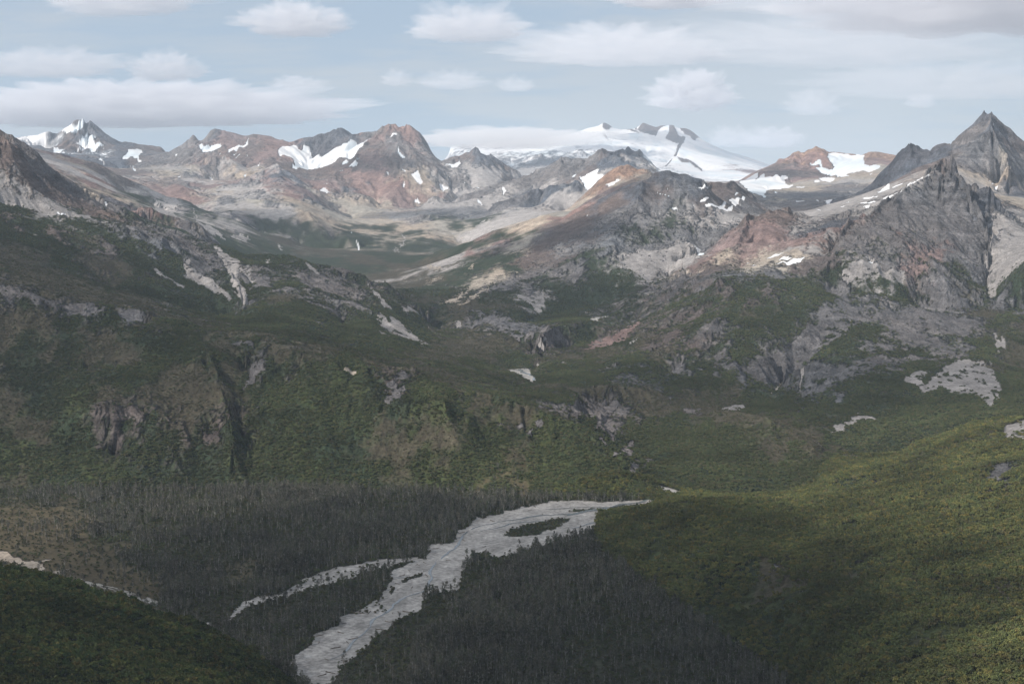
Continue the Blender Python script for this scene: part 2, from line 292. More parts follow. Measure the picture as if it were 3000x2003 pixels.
# ------------------------------------------------------------------ ground cover
# linear base colours of the kinds of ground
PAL = {'G': (.028,.039,.022), 'g': (.044,.054,.022), 'b': (.058,.051,.034), 'r': (.182,.171,.171), 's': (.325,.303,.290),
       't': (.330,.285,.235), 'o': (.228,.160,.146), 'p': (.290,.195,.145), 'q': (.142,.115,.106), 'd': (.100,.106,.122),
       'w': (.78,.775,.775), 'f': (.040,.042,.028), 'm': (.076,.062,.037), 'v': (.285,.27,.252)}
KINDS = 'GgbrstopqdwfmvX'
ROUGH = {'G': .45, 'g': .3, 'b': .3, 'r': 1.05, 's': .16, 't': .22, 'o': .5, 'p': .6, 'q': .62, 'd': 1.05, 'w': .35, 'f': .0, 'm': .05, 'v': .0}
SEEDS = [
 # volcano
 ('M','w',[(800,200),(1300,250),(1700,350),(1600,520),(1900,400),(2200,400),(2300,650),(2000,560),(600,290),(300,360),(250,500),(450,470),(750,420),(2250,550)]),
 ('N','w',[(300,400),(500,520),(700,600),(200,650),(600,680),(850,560)]),
 ('M','w',[(1080,110),(1070,220),(1530,140),(1620,200),(1850,180),(2000,180),(2090,230),(1880,300),(1300,150),(2020,490),(2130,580)]),
 ('M','d',[(130,560),(340,460),(350,560),(480,520),(650,430),(760,390)]),
 # white-capped peak
 ('J','w',[(300,280),(450,230),(600,190)]),
 ('J','d',[(800,60),(1000,120),(1050,250),(1250,260),(600,290),(1400,330),(1500,420),(900,250),(1200,560),(1400,560),(900,480),(700,450),(450,360)]),
 ('J','q',[(780,190),(1150,280),(780,330),(1650,400),(1800,380),(1560,530)]),
 # red range
 ('K','r',[(100,400),(200,280),(250,420),(450,180),(150,480),(500,600)]),
 ('K','o',[(600,220),(750,260),(850,240),(1050,300),(1150,280),(1250,300),(1400,300),(1500,290),(700,330),(1100,400),(1000,480),(600,520),(500,500),(400,800),(500,820),(250,880),(1150,700),(1300,740),(1500,850),(1350,900),(1100,850),(1700,780),(50,870),(2200,860),(2100,700)]),
 ('K','q',[(950,360),(850,500),(1200,520),(1300,570),(650,480),(750,510),(1900,520),(1800,620),(2100,620),(2250,550),(1850,780),(1750,560)]),
 ('K','d',[(470,220),(1650,260),(1780,300),(1900,250),(1750,370),(1640,350),(1240,690),(1600,980),(2050,880)]),
 ('K','s',[(600,650),(750,620),(1150,580),(100,600),(200,620),(1050,880),(300,740),(750,850),(650,860)]),
 ('K','t',[(250,600),(800,700),(450,870),(600,890),(900,1000),(1600,1120),(1800,1200),(1450,1000),(1700,1050),(1900,1050),(2100,1100),(2000,1000),(450,980),(1800,1120)]),
 ('K','r',[(900,780),(980,750),(700,820),(250,680),(900,960),(600,1000),(150,780),(850,900),(1100,1000),(700,1130),(350,900)]),
 ('K','s',[(950,1080),(1150,1110),(800,1050),(600,1050),(500,1020),(400,1000),(50,1100),(0,1000)]),
 ('L','r',[(480,160),(600,140),(1000,440),(900,300),(950,550),(760,320),(830,540),(1080,520),(660,220),(700,360)]),
 ('L','o',[(750,130),(820,180),(650,800),(550,900),(700,950),(800,1000),(450,850),(300,480),(700,200),(1270,490),(760,850),(400,260),(350,700)]),
 ('L','q',[(350,350),(500,400),(450,600),(600,560),(650,680),(300,580),(450,500),(1850,620),(1500,500),(1000,620)]),
 ('L','t',[(850,700),(1000,800),(950,900),(500,1020),(100,1060),(250,1100),(900,760),(300,1000)]),
 ('L','s',[(1150,600),(1250,700),(1450,700),(1700,690),(1600,740),(1100,1040),(1400,1010),(1300,900),(1700,1010),(600,1180),(800,1150),(1300,1080),(1800,900),(1500,640),(1050,700),(1900,660),(2200,640),(2000,1100),(1700,1300),(1900,1200),(1500,1400)]),
 ('L','r',[(1600,900),(1750,850),(1950,800),(2150,750),(2250,850),(1450,950),(2000,1000),(1800,1060),(1700,1100),(1200,800),(1400,780),(1100,950),(100,900),(220,930),(900,1180)]),
 ('L','d',[(1600,480),(1550,400),(2200,960),(2100,1050),(1700,540)]),
 ('L','t',[(500,1200),(400,1250),(1000,1250),(1100,1300),(1250,1350),(1050,1370),(500,1420),(300,1330),(1350,1260),(1450,1300),(150,1180),(700,1300)]),
 ('L','G',[(1150,1180),(1280,1270),(1480,1220),(150,1360),(400,1370),(540,1300),(800,1340),(900,1440),(300,1480),(100,1500),(1100,1500),(1300,1540),(850,1500),(1700,1450),(30,1300),(600,1520)]),
 # grey ridges below the volcano
 ('M','r',[(150,740),(350,680),(550,600),(750,600),(600,520),(1050,420),(1000,480),(600,650),(900,560),(1550,600),(1480,500),(200,800)]),
 ('M','q',[(950,560),(900,620),(1080,470)]),
 ('M','d',[(1300,400),(1200,470),(1100,560),(1250,560),(500,830),(300,880),(300,1000),(100,1000),(650,820)]),
 ('M','s',[(1400,500),(1050,640),(600,1000),(700,920),(760,780),(100,1150),(300,1120),(200,620),(500,760)]),
 ('M','p',[(1350,570),(1250,640),(1100,720),(1300,700),(1000,800),(900,880),(1400,600)]),
 ('M','t',[(1580,620),(1450,680),(1250,780),(850,960),(700,1060),(500,1120),(300,1200),(100,1280),(50,1400)]),
 ('M','o',[(850,1020),(1000,930),(700,1110),(1150,830)]),
 # middle dark mountain
 ('M','d',[(1750,680),(1900,700),(1450,800),(1420,900),(1380,1000),(1650,720),(1100,930),(2050,800),(1800,780),(1250,870)]),
 ('M','q',[(1550,780),(1600,900),(1200,1020),(600,1250),(800,1220),(2150,1030),(500,1400),(400,1500),(1000,1400),(850,1450),(2320,780),(1700,950)]),
 ('M','r',[(1500,1100),(1350,1150),(1700,1080),(1900,1150),(2100,1150),(1150,1250),(1900,950),(1000,1150),(1600,1500),(1800,1450),(1300,1500),(2200,1350),(2050,1300),(700,1500),(2000,900)]),
 ('M','G',[(1400,1300),(1600,1350),(1780,1260),(1980,1270),(1500,1350)]),
 ('M','s',[(1700,1180),(2150,1250),(600,1490),(1400,1220),(2280,1180),(1200,1180),(1500,1200)]),
 ('B','q',[(1500,900),(1600,950),(1750,900),(1400,1050),(1250,1100),(1550,1080)]),
 ('B','r',[(1250,1200),(1400,1180),(1600,1150),(1100,1300),(1500,1200),(1050,1000),(1900,970),(2050,900),(2250,900),(1300,1290),(1850,1050),(2100,980)]),
 ('B','t',[(1180,1000),(1000,1000),(1280,950),(1300,850),(1450,770),(1050,1210),(950,1260)]),
 ('B','o',[(1050,1010),(900,1045)]),
 ('B','s',[(2000,1080),(2150,1050),(2300,1080),(2050,1130),(1250,1350),(1380,1350),(2250,1150),(2100,1200),(2300,1000)]),
 ('B','G',[(1050,940),(1150,970),(1000,1100),(1100,1100),(900,1150),(800,1250),(600,1300),(1750,1100),(1800,1200),(1850,1300),(1600,1300),(1700,1400),(1500,1450),(1400,1480),(1950,1200),(1550,1400),(1100,1380),(1200,1350)]),
 ('B','b',[(200,1100),(400,1130),(100,1050),(500,1200),(300,1190),(600,1100),(650,1230)]),
 ('B','G',[(300,1050),(150,1150),(450,1080),(750,1050),(550,1010),(50,900),(200,950),(650,960),(250,930)]),
 ('B','s',[(750,1080),(640,1130)]),
 ('B','G',[(700,1330),(900,1300),(1050,1340),(1000,1450),(1150,1300),(1250,1460),(800,1180),(950,1080),(1150,1150),(1450,1250),(1350,1500),(1550,1330),(700,1250)]),
 ('B','b',[(750,1420),(900,1400),(1050,1420),(600,1380)]),
 # glacier mountain, plateau
 ('N','o',[(1000,560),(1200,480),(1400,430),(1200,600),(1400,600),(1350,720),(1500,480),(2200,500),(2300,560),(800,640)]),
 ('N','q',[(1050,600),(1250,560),(1150,640),(1380,650),(400,820),(550,800),(450,900),(620,800),(350,950)]),
 ('N','p',[(1500,400),(1570,370),(1300,420),(2150,440),(2300,480)]),
 ('N','t',[(1400,780),(1600,740),(1900,700),(2100,700),(1300,850),(2200,600),(1700,760),(1050,950)]),
 ('N','s',[(1900,740),(1500,760),(2000,900),(1900,1000),(1700,1040),(1600,1150),(1400,1200),(1500,1110),(1800,1100),(2100,1050),(1300,1300),(1250,1350)]),
 ('N','r',[(1700,820),(1500,900),(1800,860),(1400,1000),(1100,1080),(900,950),(1200,930),(2050,830),(700,1000),(100,800),(1000,1050),(1300,980),(1600,960),(2000,1120)]),
 ('N','d',[(50,720),(150,730),(100,830),(2300,650),(2200,780),(2280,750),(1700,1250),(1600,1280),(1500,1330)]),
 ('N','s',[(100,1200),(200,1150),(400,1200),(500,1180),(350,1130),(50,1250),(300,1300),(450,1280),(620,1150)]),
 ('N','r',[(100,1350),(200,1400),(400,1380),(50,1420),(150,1480)]),
 ('N','q',[(650,1250),(700,1380),(650,1430),(1000,1180),(1150,1150),(1250,1200),(700,1180),(1100,1220)]),
 ('N','o',[(850,1350),(950,1300),(1000,1400),(800,1450),(900,1500),(1300,1420),(1450,1380),(1400,1430),(1250,1450),(1700,1330),(1550,1350),(600,1500),(450,1530)]),
 ('C','t',[(500,1150),(600,1100),(800,1050),(650,1150),(250,1080),(550,1050)]),
 ('C','s',[(850,960),(900,1020),(700,1010),(1000,920),(1150,1130),(1180,1180),(1300,1180),(1450,1170),(100,1100),(20,1120)]),
 ('C','q',[(300,1050),(200,1120),(100,1200),(900,1080),(1000,1030),(750,1150),(1000,1110)]),
 ('C','r',[(600,1180),(350,1200),(200,1230),(50,1250)]),
 ('C','o',[(130,1100),(1580,1160),(1600,1100),(1750,1050)]),
 # dark peak and pyramid
 ('C','d',[(1500,400),(1580,350),(1450,500),(1600,450),(1700,400),(1650,330),(1380,560),(1750,350),(2080,90),(2130,90)]),
 ('C','r',[(2200,160),(2000,220),(2130,150),(2100,300),(2250,320),(2150,420),(2000,400),(1950,330),(2300,450),(2200,500),(2050,450),(1900,420),(2320,400)]),
 ('C','q',[(2180,240),(1850,380),(2300,260),(1780,400),(1680,450)]),
 ('C','t',[(2050,480),(1980,520),(2200,380),(2100,540),(1900,480)]),
 ('C','s',[(2000,150+400),(1400,590),(1350,640),(1200,660),(1100,700),(1600,560)]),
 ('C','d',[(2250,560),(2060,640),(2150,650),(2300,600)]),
 ('C','r',[(1800,500),(1700,600),(1600,700),(1500,800),(1400,850),(1300,900),(1200,950),(1100,1000),(1400,1000),(1600,1000),(1800,700),(1900,700),(1900,900),(2000,1000),(1800,1000),(1850,1100),(2000,1150),(1750,1200),(1900,1250),(1500,1100),(1350,1100),(2050,900)]),
 ('C','s',[(2150,1000),(2200,1000),(2300,950),(2200,850),(2330,900),(2120,1200),(2180,1150),(2250,750),(2300,1050)]),
 ('C','t',[(2300,700),(2250,660)]),
 # green lower slopes of the pyramid and the mid spur
 ('C','G',[(1100,1200),(1350,1190),(1200,1300),(900,1250),(1000,1350),(700,1300),(1250,1220),(1550,1250),(2300,1200),(2330,1150),(2150,1270),(2250,1350),(500,1260),(300,1280),(50,1340),(400,1350),(600,1400),(300,1500),(700,1500),(1500,1330),(1900,1220),(800,1400),(1050,1200),(2200,1500),(100,1500)]),
 ('C','q',[(250,1270),(100,1280),(600,1340),(450,1400),(300,1350)]),
 ('C','G',[(400,1300),(200,1330),(500,1470),(850,1300),(150,1330)]),
 ('C','r',[(1050,1280),(1150,1400),(1250,1480),(1600,1350),(1700,1400),(1800,1350),(1900,1400),(2000,1350),(1700,1500),(1900,1520),(1000,1450),(20,1220),(2150,1400),(2300,1450)]),
 ('C','q',[(100,1420),(50,1500),(200,1380)]),
 ('C','b',[(2050,1450),(1950,1300),(450,1450)]),
 ('F','r',[(1200,50),(1050,130),(900,200),(800,280),(650,350),(550,420),(700,400),(1500,50),(1700,100),(1850,150),(1600,200),(1750,250),(1850,310),(1400,150),(1300,250),(900,480),(950,550),(1100,460),(1300,380),(1500,350),(450,480),(300,420),(200,150),(2000,100),(250,350),(1350,350),(860,590)]),
 ('F','G',[(500,150),(400,300),(650,80),(350,400),(1100,370),(1250,150),(1100,250),(1000,320),(1600,420),(1550,330),(1300,430),(1900,370),(1400,500),(1700,620),(1500,650),(1300,700),(1200,550),(1000,700),(900,750),(1100,900),(1300,950),(1500,900),(1700,800),(1900,800),(2100,720),(700,620),(600,700),(100,450),(0,520),(1900,680),(2300,600),(2250,450),(2050,300),(2300,250),(500,620)]),
 ('F','b',[(2200,350),(2300,320),(2150,420),(2100,60),(2300,150),(300,620),(150,630)]),
 ('F','g',[(270,500),(200,560),(1500,750),(2330,500)]),
 # humps
 ('F','b',[(0,660),(300,760),(700,800),(850,900),(150,720),(500,750),(2000,850),(1800,900),(1200,1030),(1500,1060),(2200,820),(900,1000),(600,1000)]),
 ('F','g',[(100,1000),(400,1000),(500,1150),(200,900),(300,1150),(700,1100),(100,850),(1000,1100),(1300,1100),(1700,1000),(2000,1000),(2300,1000),(1500,1200),(900,1180),(2100,1250)]),
 ('F','G',[(150,1150),(50,1000),(600,1220),(1200,1200),(1700,1200),(2000,1130),(2300,1130),(400,1250)]),
 ('F','g',[(100,1400),(400,1400),(800,1400),(1200,1350),(1600,1350),(2000,1350),(2300,1400),(1400,1500),(600,1520),(2100,1520)]),
 ('E','G',[(500,150),(700,400),(900,400),(1100,380),(1250,350),(1200,200),(1500,400),(1700,350),(1900,250),(1800,480),(2000,450),(2200,420),(2300,580),(1600,500),(300,250),(500,250),(1000,500),(200,150),(650,20),(1500,80),(1700,150),(1600,180),(450,60),(1050,600),(2000,350)]),
 ('E','b',[(900,180),(800,250),(950,270),(1150,200),(600,350),(700,300),(1200,250),(1000,330),(950,480),(1450,540),(1800,560),(2100,590),(1200,640),(1000,640),(1300,700),(100,320),(300,400),(700,530),(2100,700),(1600,350),(1700,300),(2150,350),(2000,630),(650,440)]),
 ('E','q',[(350,520),(400,600)]),
 ('E','G',[(250,520),(480,560),(450,650),(300,620)]),
 ('E','r',[(1000,80),(1150,130),(1250,170),(1300,200),(1400,200),(1820,680),(1800,750),(1870,850),(1600,720),(2000,470),(2300,470),(2280,430),(1450,180)]),
 ('E','q',[(1900,200),(2150,280),(2250,220)]),
 ('E','b',[(1750,250),(2000,200),(1850,300),(2050,250)]),
 ('E','g',[(150,560),(600,600),(100,800),(700,780),(500,800),(900,850),(1400,850),(1500,950),(1300,1050),(900,1050),(600,1100),(300,1080),(1700,1050),(1900,1150),(2200,900),(2250,1100),(1100,950),(1600,1200),(2000,900),(2000,1280)]),
 ('E','G',[(800,700),(950,950),(1200,900),(100,450),(250,650),(1150,650),(1500,640),(1750,850),(1900,950),(2300,800),(2150,1050),(400,750),(1600,900),(50,950),(200,1150),(500,650)]),
 ('E','b',[(350,850),(500,900),(450,1000),(650,950),(650,1030),(700,980),(1250,1060),(300,1000),(1150,760)]),
 ('E','m',[(1220,1235),(1000,1232)]),
 ('E','g',[(900,1180),(1200,1190),(1350,1210),(1050,1180),(700,1200),(1500,1230)]),
 ('E','f',[(400,1350),(200,1450),(700,1400),(1100,1300),(1500,1280),(1000,1420)]),
 ('D','b',[(100,100),(300,120),(700,200),(600,300),(300,330),(900,350),(1200,430),(1350,520),(1100,600),(1300,720),(750,620),(100,650),(1500,280),(1900,300),(2100,330),(200,850),(1450,600),(1600,450),(1300,850),(1200,650),(100,1180),(1150,100),(1400,130),(1800,200),(2200,280),(900,150)]),
 ('D','G',[(150,50),(400,150),(900,230),(1000,250),(1200,280),(300,450),(150,550),(500,500),(800,480),(1000,530),(350,650),(450,850),(600,950),(1200,900),(1400,950),(1100,1000),(1550,900),(1300,350),(1700,100),(1900,120),(2300,200),(400,1050),(1700,300),(1500,350),(150,300),(1950,700),(1800,800),(2300,1100),(1900,1150),(1400,1130),(500,1180),(2100,450),(2200,900),(1500,30),(900,1120)]),
 ('D','g',[(2200,700),(2000,850),(2100,1000),(150,1000),(50,1080),(300,1030),(800,1150),(650,1120),(2300,600),(1800,1000),(1100,350),(550,600),(1900,600)]),
 ('D','q',[(700,780),(850,800),(950,820),(800,860),(1450,860),(1290,880)]),
 ('D','r',[(1755,430),(1790,400)]),
 ('D','G',[(620,860),(900,900),(1050,870),(1400,920),(1850,480),(1850,380),(1650,500)]),
 ('D','m',[(100,1450),(300,1430),(450,1480),(50,1550),(200,1500),(600,1450)]),
 ('D','f',[(700,1400),(1000,1450),(1400,1400),(1800,1400),(2200,1350),(300,1330)]),
 # left mountain
 ('J','q',[(100,350),(200,500),(100,650),(300,700),(450,700),(600,800),(750,870),(300,850),(500,900),(900,950),(1050,1030),(1200,1080),(50,500),(700,950),(450,600)]),
 ('J','r',[(350,420),(450,500),(600,650),(750,750),(900,850),(1100,950),(1400,1050),(1700,1150),(1850,1260),(2100,1350),(550,620),(1250,1000),(2300,1420)]),
 ('J','d',[(430,680),(250,260),(480,550),(1450,1040)]),
 ('J','s',[(100,880),(250,950),(450,1000),(650,1050),(850,1100),(1000,1150),(20,850)]),
 ('J','s',[(500,450),(700,550),(800,620),(900,650),(1000,700),(1250,820),(600,480),(1750,850),(1900,950),(1800,1080),(2050,1000),(1650,900)]),
 ('J','t',[(1000,850),(1200,880),(1350,900),(700,480),(900,550),(1250,650),(1480,980),(2250,900),(2000,650)]),
 ('J','o',[(650,470),(1100,720),(1200,830),(1650,1060),(1750,1090),(1950,850),(2100,850),(2250,980),(800,490)]),
 ('J','q',[(1150,600),(1300,700),(1500,760),(1500,650)]),
 ('J','G',[(1400,930),(1600,930),(1700,1030),(1850,980),(1950,1030),(2150,1030),(2250,1120),(1500,1080),(2300,1050),(1850,1150),(2200,1150)]),
 ('J','G',[(200,1080),(500,1180),(50,1020),(200,1250),(400,1250),(600,1250),(900,1250),(1100,1300),(1300,1120),(1150,1150),(1500,1160),(800,1400),(1000,1450),(1250,1350),(1500,1500),(50,1300),(1800,1220),(2000,1280),(300,1450),(900,1100)]),
 ('J','q',[(150,1180),(200,1300),(650,1300),(630,1400),(1250,1480),(1300,1100),(1500,1130),(1100,1100)]),
 ('J','r',[(1400,1280),(1600,1350),(1750,1400),(1850,1480),(2050,1430),(2100,1500),(2150,1450),(1350,1250),(2000,1550)]),
 ('A','G',[(1200,1050),(1000,1000),(800,950),(500,1000),(300,950),(1000,1150),(1300,1250),(1200,1100),(900,1050),(1400,1350),(1600,1320),(1500,1000),(1600,1000),(1900,1080),(2000,1120),(2200,1100),(1800,1300),(2100,1400),(2300,1350),(1900,1450),(1000,1300),(400,1100),(700,1450),(1650,1100),(200,1500),(500,1500),(1800,1100),(2300,1500),(2000,1250),(1200,1500),(800,1500),(1700,850),(1900,850),(2100,850),(1800,900),(2200,950),(1850,1000),(1450,700+90)]),
 ('A','b',[(100,1100),(300,1150),(200,1200),(500,1250),(700,1300),(100,1250),(850,1120),(700,1100),(600,950),(900,1350),(800,1380),(400,1300),(600,1350),(50,1050),(1050,1440),(1950,1350),(260,1060),(1400,900),(1950,960),(2200,1020)]),
 ('A','r',[(1000,920),(1100,980),(1150,1020),(1220,1030),(1400,1050),(1450,1120),(1400,1150),(1550,1100),(2050,1150),(2000,1280),(2250,1300),(2300,1350),(1850,1260),(1700,1220),(2150,1250),(300,1360),(400,1370),(500,1400),(650,1415),(850,1450),(930,1460),(180,1320),(50,1300),(1400,880),(1300,830),(1200,740),(1150,720),(1100,700)]),
 ('A','s',[(1600,780),(1500,820),(1700,650),(1850,740),(1900,780)]),
 # right hills, near
 ('I','g',[(300,400),(700,380),(1000,400),(700,500),(1000,600),(1300,500),(1500,600),(1800,500),(2200,600),(1500,800),(1800,900),(2100,1000),(2200,1200),(1500,1100),(1200,1150),(1000,1200),(2000,1200),(900,900),(700,900),(1200,900),(400,600),(1300,1300),(1500,1400),(2000,1400),(150,480),(2300,900)]),
 ('I','b',[(950,580),(850,700),(1050,640),(1800,750),(2150,830),(900,780)]),
 ('I','G',[(300,750),(550,850),(450,700),(900,1050),(2000,400),(2200,450),(1800,300),(750,720)]),
 ('I','r',[(2160,170),(2180,250)]),
 # flat forest
 ('H','f',[(300,300),(700,300),(200,600),(600,600),(100,1000),(1500,900),(1800,1200),(1200,1200),(1500,600),(2000,800),(1000,1400),(2100,1400),(1100,200)]),
 ('G','f',[(1500,400),(2000,500),(1500,800),(1200,600),(900,400),(700,150),(2100,1100),(2000,200),(2250,1250)]),
 ('G','m',[(100,350),(300,450),(250,550),(150,450),(900,790),(700,740),(450,610),(1000,830),(50,480)]),
 # near hillside
 ('G','G',[(200,800),(500,1000),(900,1200),(1400,1300),(1800,1400),(300,1300),(1000,1500),(1700,1520),(2200,1530)]),
]
SD = []
for tag, k, pts in SEEDS:
    for p in px(tag, pts): SD.append((p[0], p[1], k))
def first_hit():
    """for every seed the distance at which its line of sight meets the land"""
    nv, nu = ZC.shape
    gv = np.exp(np.linspace(V0, V1, nv))
    out = []
    for x, y, k in SD:
        u, s = ray(x, y)
        fu = np.clip((u-U0)/(U1-U0)*(nu-1), 0, nu-2); i = int(fu); a = fu-i
        sl = (ZC[:, i]*(1-a)+ZC[:, i+1]*a-HC)/gv
        j = np.nonzero(sl >= s)[0]
        if len(j) == 0: continue
        out.append((u, V0+(V1-V0)*j[0]/(nv-1), KINDS.index(k)))
    return np.array(out)
# polygons: crisp patches (view, kind, points)
PG = []
def pg(tag, kind, pts): PG.append((px(tag, pts), kind))
for p_ in ([(1405,145),(1445,95),(1510,65),(1560,85),(1650,122),(1700,92),(1755,100),(1690,150),(1640,230),(1560,200),(1480,180),(1440,150)], [(1800,88),(1850,90),(1860,128),(1900,220),(1990,240),(1960,300),(1880,310),(1740,250),(1790,180)],
   [(1895,122),(2010,125),(2070,160),(2165,245),(2100,275),(2030,220),(1940,160)], [(1040,120),(1050,65),(1085,65),(1155,128),(1130,155),(1070,150)], [(1960,270),(1930,340),(1870,465),(1850,462),(1900,320)], [(1890,470),(2000,480),(2080,530),(2200,630),(2100,590),(2040,540),(1940,520)],
   [(1240,143),(1400,146),(1470,190),(1350,165)], [(1030,190),(1080,200),(1130,275),(1080,250)], [(860,122),(950,106),(955,116),(870,130)], [(1730,580),(1800,520),(1840,490),(1830,510),(1750,580)]): pg('M','q',p_)
pg('M','w',[(1440,110),(1480,88),(1490,92),(1450,130),(1425,145)]); pg('M','w',[(1600,95),(1660,122),(1640,132),(1580,100)]); pg('M','w',[(1720,140),(1790,105),(1770,180),(1720,210),(1690,170)])
# snow of the white-capped peak
pg('J','w',[(700,170),(740,120),(800,85),(870,70),(930,35),(955,28),(985,50),(985,75),(940,120),(880,150),(820,165)])
pg('J','w',[(930,225),(980,200),(1010,215),(1040,220),(1075,205),(1095,225),(1070,260),(1065,300),(1090,320),(1130,300),(1160,340),(1195,350),(1140,370),(1095,385),(1085,410),(1045,435),(1030,405),(960,400),(850,408),(800,430),(770,430),(860,400),(960,370),(860,330),(870,300),(920,280),(935,260)])
pg('J','w',[(595,370),(660,365),(740,385),(700,395),(660,420),(610,410)])
pg('J','w',[(1390,505),(1450,420),(1460,395),(1550,375),(1640,395),(1660,420),(1615,430),(1590,450),(1590,500),(1645,525),(1640,540),(1580,530),(1560,490),(1520,465),(1490,475),(1450,520)])
pg('J','w',[(1105,535),(1120,485),(1145,480),(1175,505),(1180,540),(1205,575),(1190,580),(1150,555)])
pg('J','w',[(1485,560),(1510,565),(1555,605),(1555,625),(1530,610)])
pg('J','w',[(1150,420),(1240,450),(1240,457),(1160,435)])
pg('J','w',[(690,415),(745,415),(740,425),(700,425)]); pg('J','w',[(1165,370),(1205,378),(1180,382)]); pg('J','w',[(1230,415),(1270,420),(1240,425)])
pg('J','w',[(1185,965),(1215,962),(1232,985),(1215,990)]); pg('J','w',[(612,1092),(650,1088),(728,1105),(748,1138),(690,1140),(612,1122)]); pg('J','w',[(672,757),(725,783),(722,788),(675,765)])
pg('J','w',[(525,1075),(548,1085),(535,1090)]); pg('J','w',[(1110,1020),(1112,1022),(1115,1020)])
pg('J','w',[(2010,460),(2050,430),(2050,445),(2025,485)]); pg('J','w',[(2045,700),(2075,688),(2055,710)]); pg('J','w',[(1755,690),(1775,700),(1765,705)])
# snow and ice of the red range
pg('K','w',[(325,375),(400,370),(440,335),(480,318),(560,325),(575,312),(580,350),(530,375),(430,425),(410,410),(330,400)])
pg('K','w',[(655,365),(740,335),(800,335),(850,290),(895,235),(880,290),(885,310),(840,335),(790,360),(740,390),(700,380),(655,412)])
pg('K','w',[(725,465),(795,432),(797,442),(735,470)]); pg('K','w',[(700,430),(740,412),(700,450)]); pg('K','w',[(545,415),(572,408),(555,430)]); pg('K','w',[(985,580),(1000,520),(1015,508),(1005,545),(995,590)])
pg('K','w',[(820,670),(850,655),(857,668),(830,678)]); pg('K','w',[(430,672),(450,672),(465,700),(478,728),(462,732),(445,715)]); pg('K','w',[(85,700),(118,688),(95,710)]); pg('K','w',[(860,450),(870,440),(868,458)])
pg('K','w',[(1235,395),(1270,360),(1350,370),(1380,345),(1440,340),(1470,370),(1490,400),(1530,350),(1580,340),(1605,370),(1625,415),(1700,410),(1740,430),(1800,400),(1830,365),(1990,330),(2060,290),(2140,275),(2165,290),(2220,255),(2285,238),(2230,290),(2195,340),(2120,410),(2115,470),(2080,500),(1990,500),(1940,485),(1890,520),(1840,550),(1750,605),(1650,590),(1600,605),(1530,615),(1460,590),(1400,520),(1340,465),(1250,440)])
pg('K','w',[(1380,540),(1420,575),(1460,575),(1460,595),(1385,603)]); pg('K','w',[(2025,580),(2100,520),(2148,515),(2145,550),(2090,580)]); pg('K','w',[(1965,550),(2005,500),(2010,520),(2030,530),(1990,548)]); pg('K','w',[(2120,480),(2175,458),(2165,478),(2130,488)]); pg('K','w',[(1935,628),(1990,610),(1975,622)])
pg('K','w',[(1718,840),(1740,827),(1830,850),(1855,858),(1830,872),(1775,880),(1735,862)]); pg('K','w',[(1755,778),(1805,758),(1790,772)]); pg('K','w',[(1775,735),(1795,728),(1790,738)])
pg('L','w',[(543,232),(580,190),(628,180),(630,205),(580,225)]); pg('L','w',[(632,372),(640,358),(660,400),(755,435),(745,448),(690,445),(640,420)]); pg('L','w',[(697,583),(715,610),(755,640),(745,650),(705,615)])
pg('L','w',[(808,680),(860,660),(888,628),(905,660),(920,720),(940,760),(910,790),(875,775),(850,730)]); pg('L','w',[(715,770),(735,745),(745,770),(740,802),(715,795)])
pg('L','w',[(1105,755),(1140,762),(1165,770),(1180,800),(1215,818),(1210,828),(1155,843),(1120,800)]); pg('L','w',[(842,945),(900,943),(895,965),(912,990),(900,1005),(870,975),(850,968)]); pg('L','w',[(520,628),(548,620),(545,655)])
pg('L','w',[(1185,540),(1290,550),(1355,512),(1365,548),(1325,580),(1280,585)]); pg('L','w',[(1850,815),(1865,840),(1885,858),(1865,880),(1855,910),(1852,860)]); pg('L','w',[(1560,970),(1595,985),(1628,1020),(1620,1035),(1565,1000)]); pg('L','w',[(1765,970),(1800,965),(1790,978)])
pg('L','w',[(1395,740),(1408,745),(1402,768)]); pg('L','w',[(1215,665),(1235,680),(1225,685)]); pg('L','w',[(1530,803),(1578,822),(1560,822)]); pg('L','w',[(1385,1107),(1400,1112),(1392,1118)]); pg('L','w',[(85,1135),(115,1140),(100,1146)]); pg('L','w',[(2185,670),(2225,665),(2195,680)])
# ice below the volcano
pg('M','w',[(760,700),(850,650),(1000,600),(1015,605),(990,665),(1100,670),(1000,720),(970,765),(930,820),(855,852),(830,830),(800,750),(765,715)])
pg('M','w',[(680,700),(720,668),(735,672),(705,706)]); pg('M','w',[(1060,790),(1130,775),(1190,740),(1215,712),(1258,712),(1200,750),(1130,795)]); pg('M','w',[(228,672),(265,663),(240,680)])
pg('M','w',[(1655,888),(1700,900),(1805,916),(1790,922),(1680,906)]); pg('M','w',[(1755,850),(1772,843),(1792,852),(1770,858)]); pg('M','w',[(1828,1022),(1870,1022),(1895,1045),(1890,1062),(1850,1045)]); pg('M','w',[(848,1130),(870,1120),(862,1138)]); pg('M','w',[(950,1378),(970,1375),(960,1384)])
pg('M','w',[(2082,1508),(2100,1520),(2115,1545),(2170,1535),(2205,1560),(2170,1570),(2120,1566)])
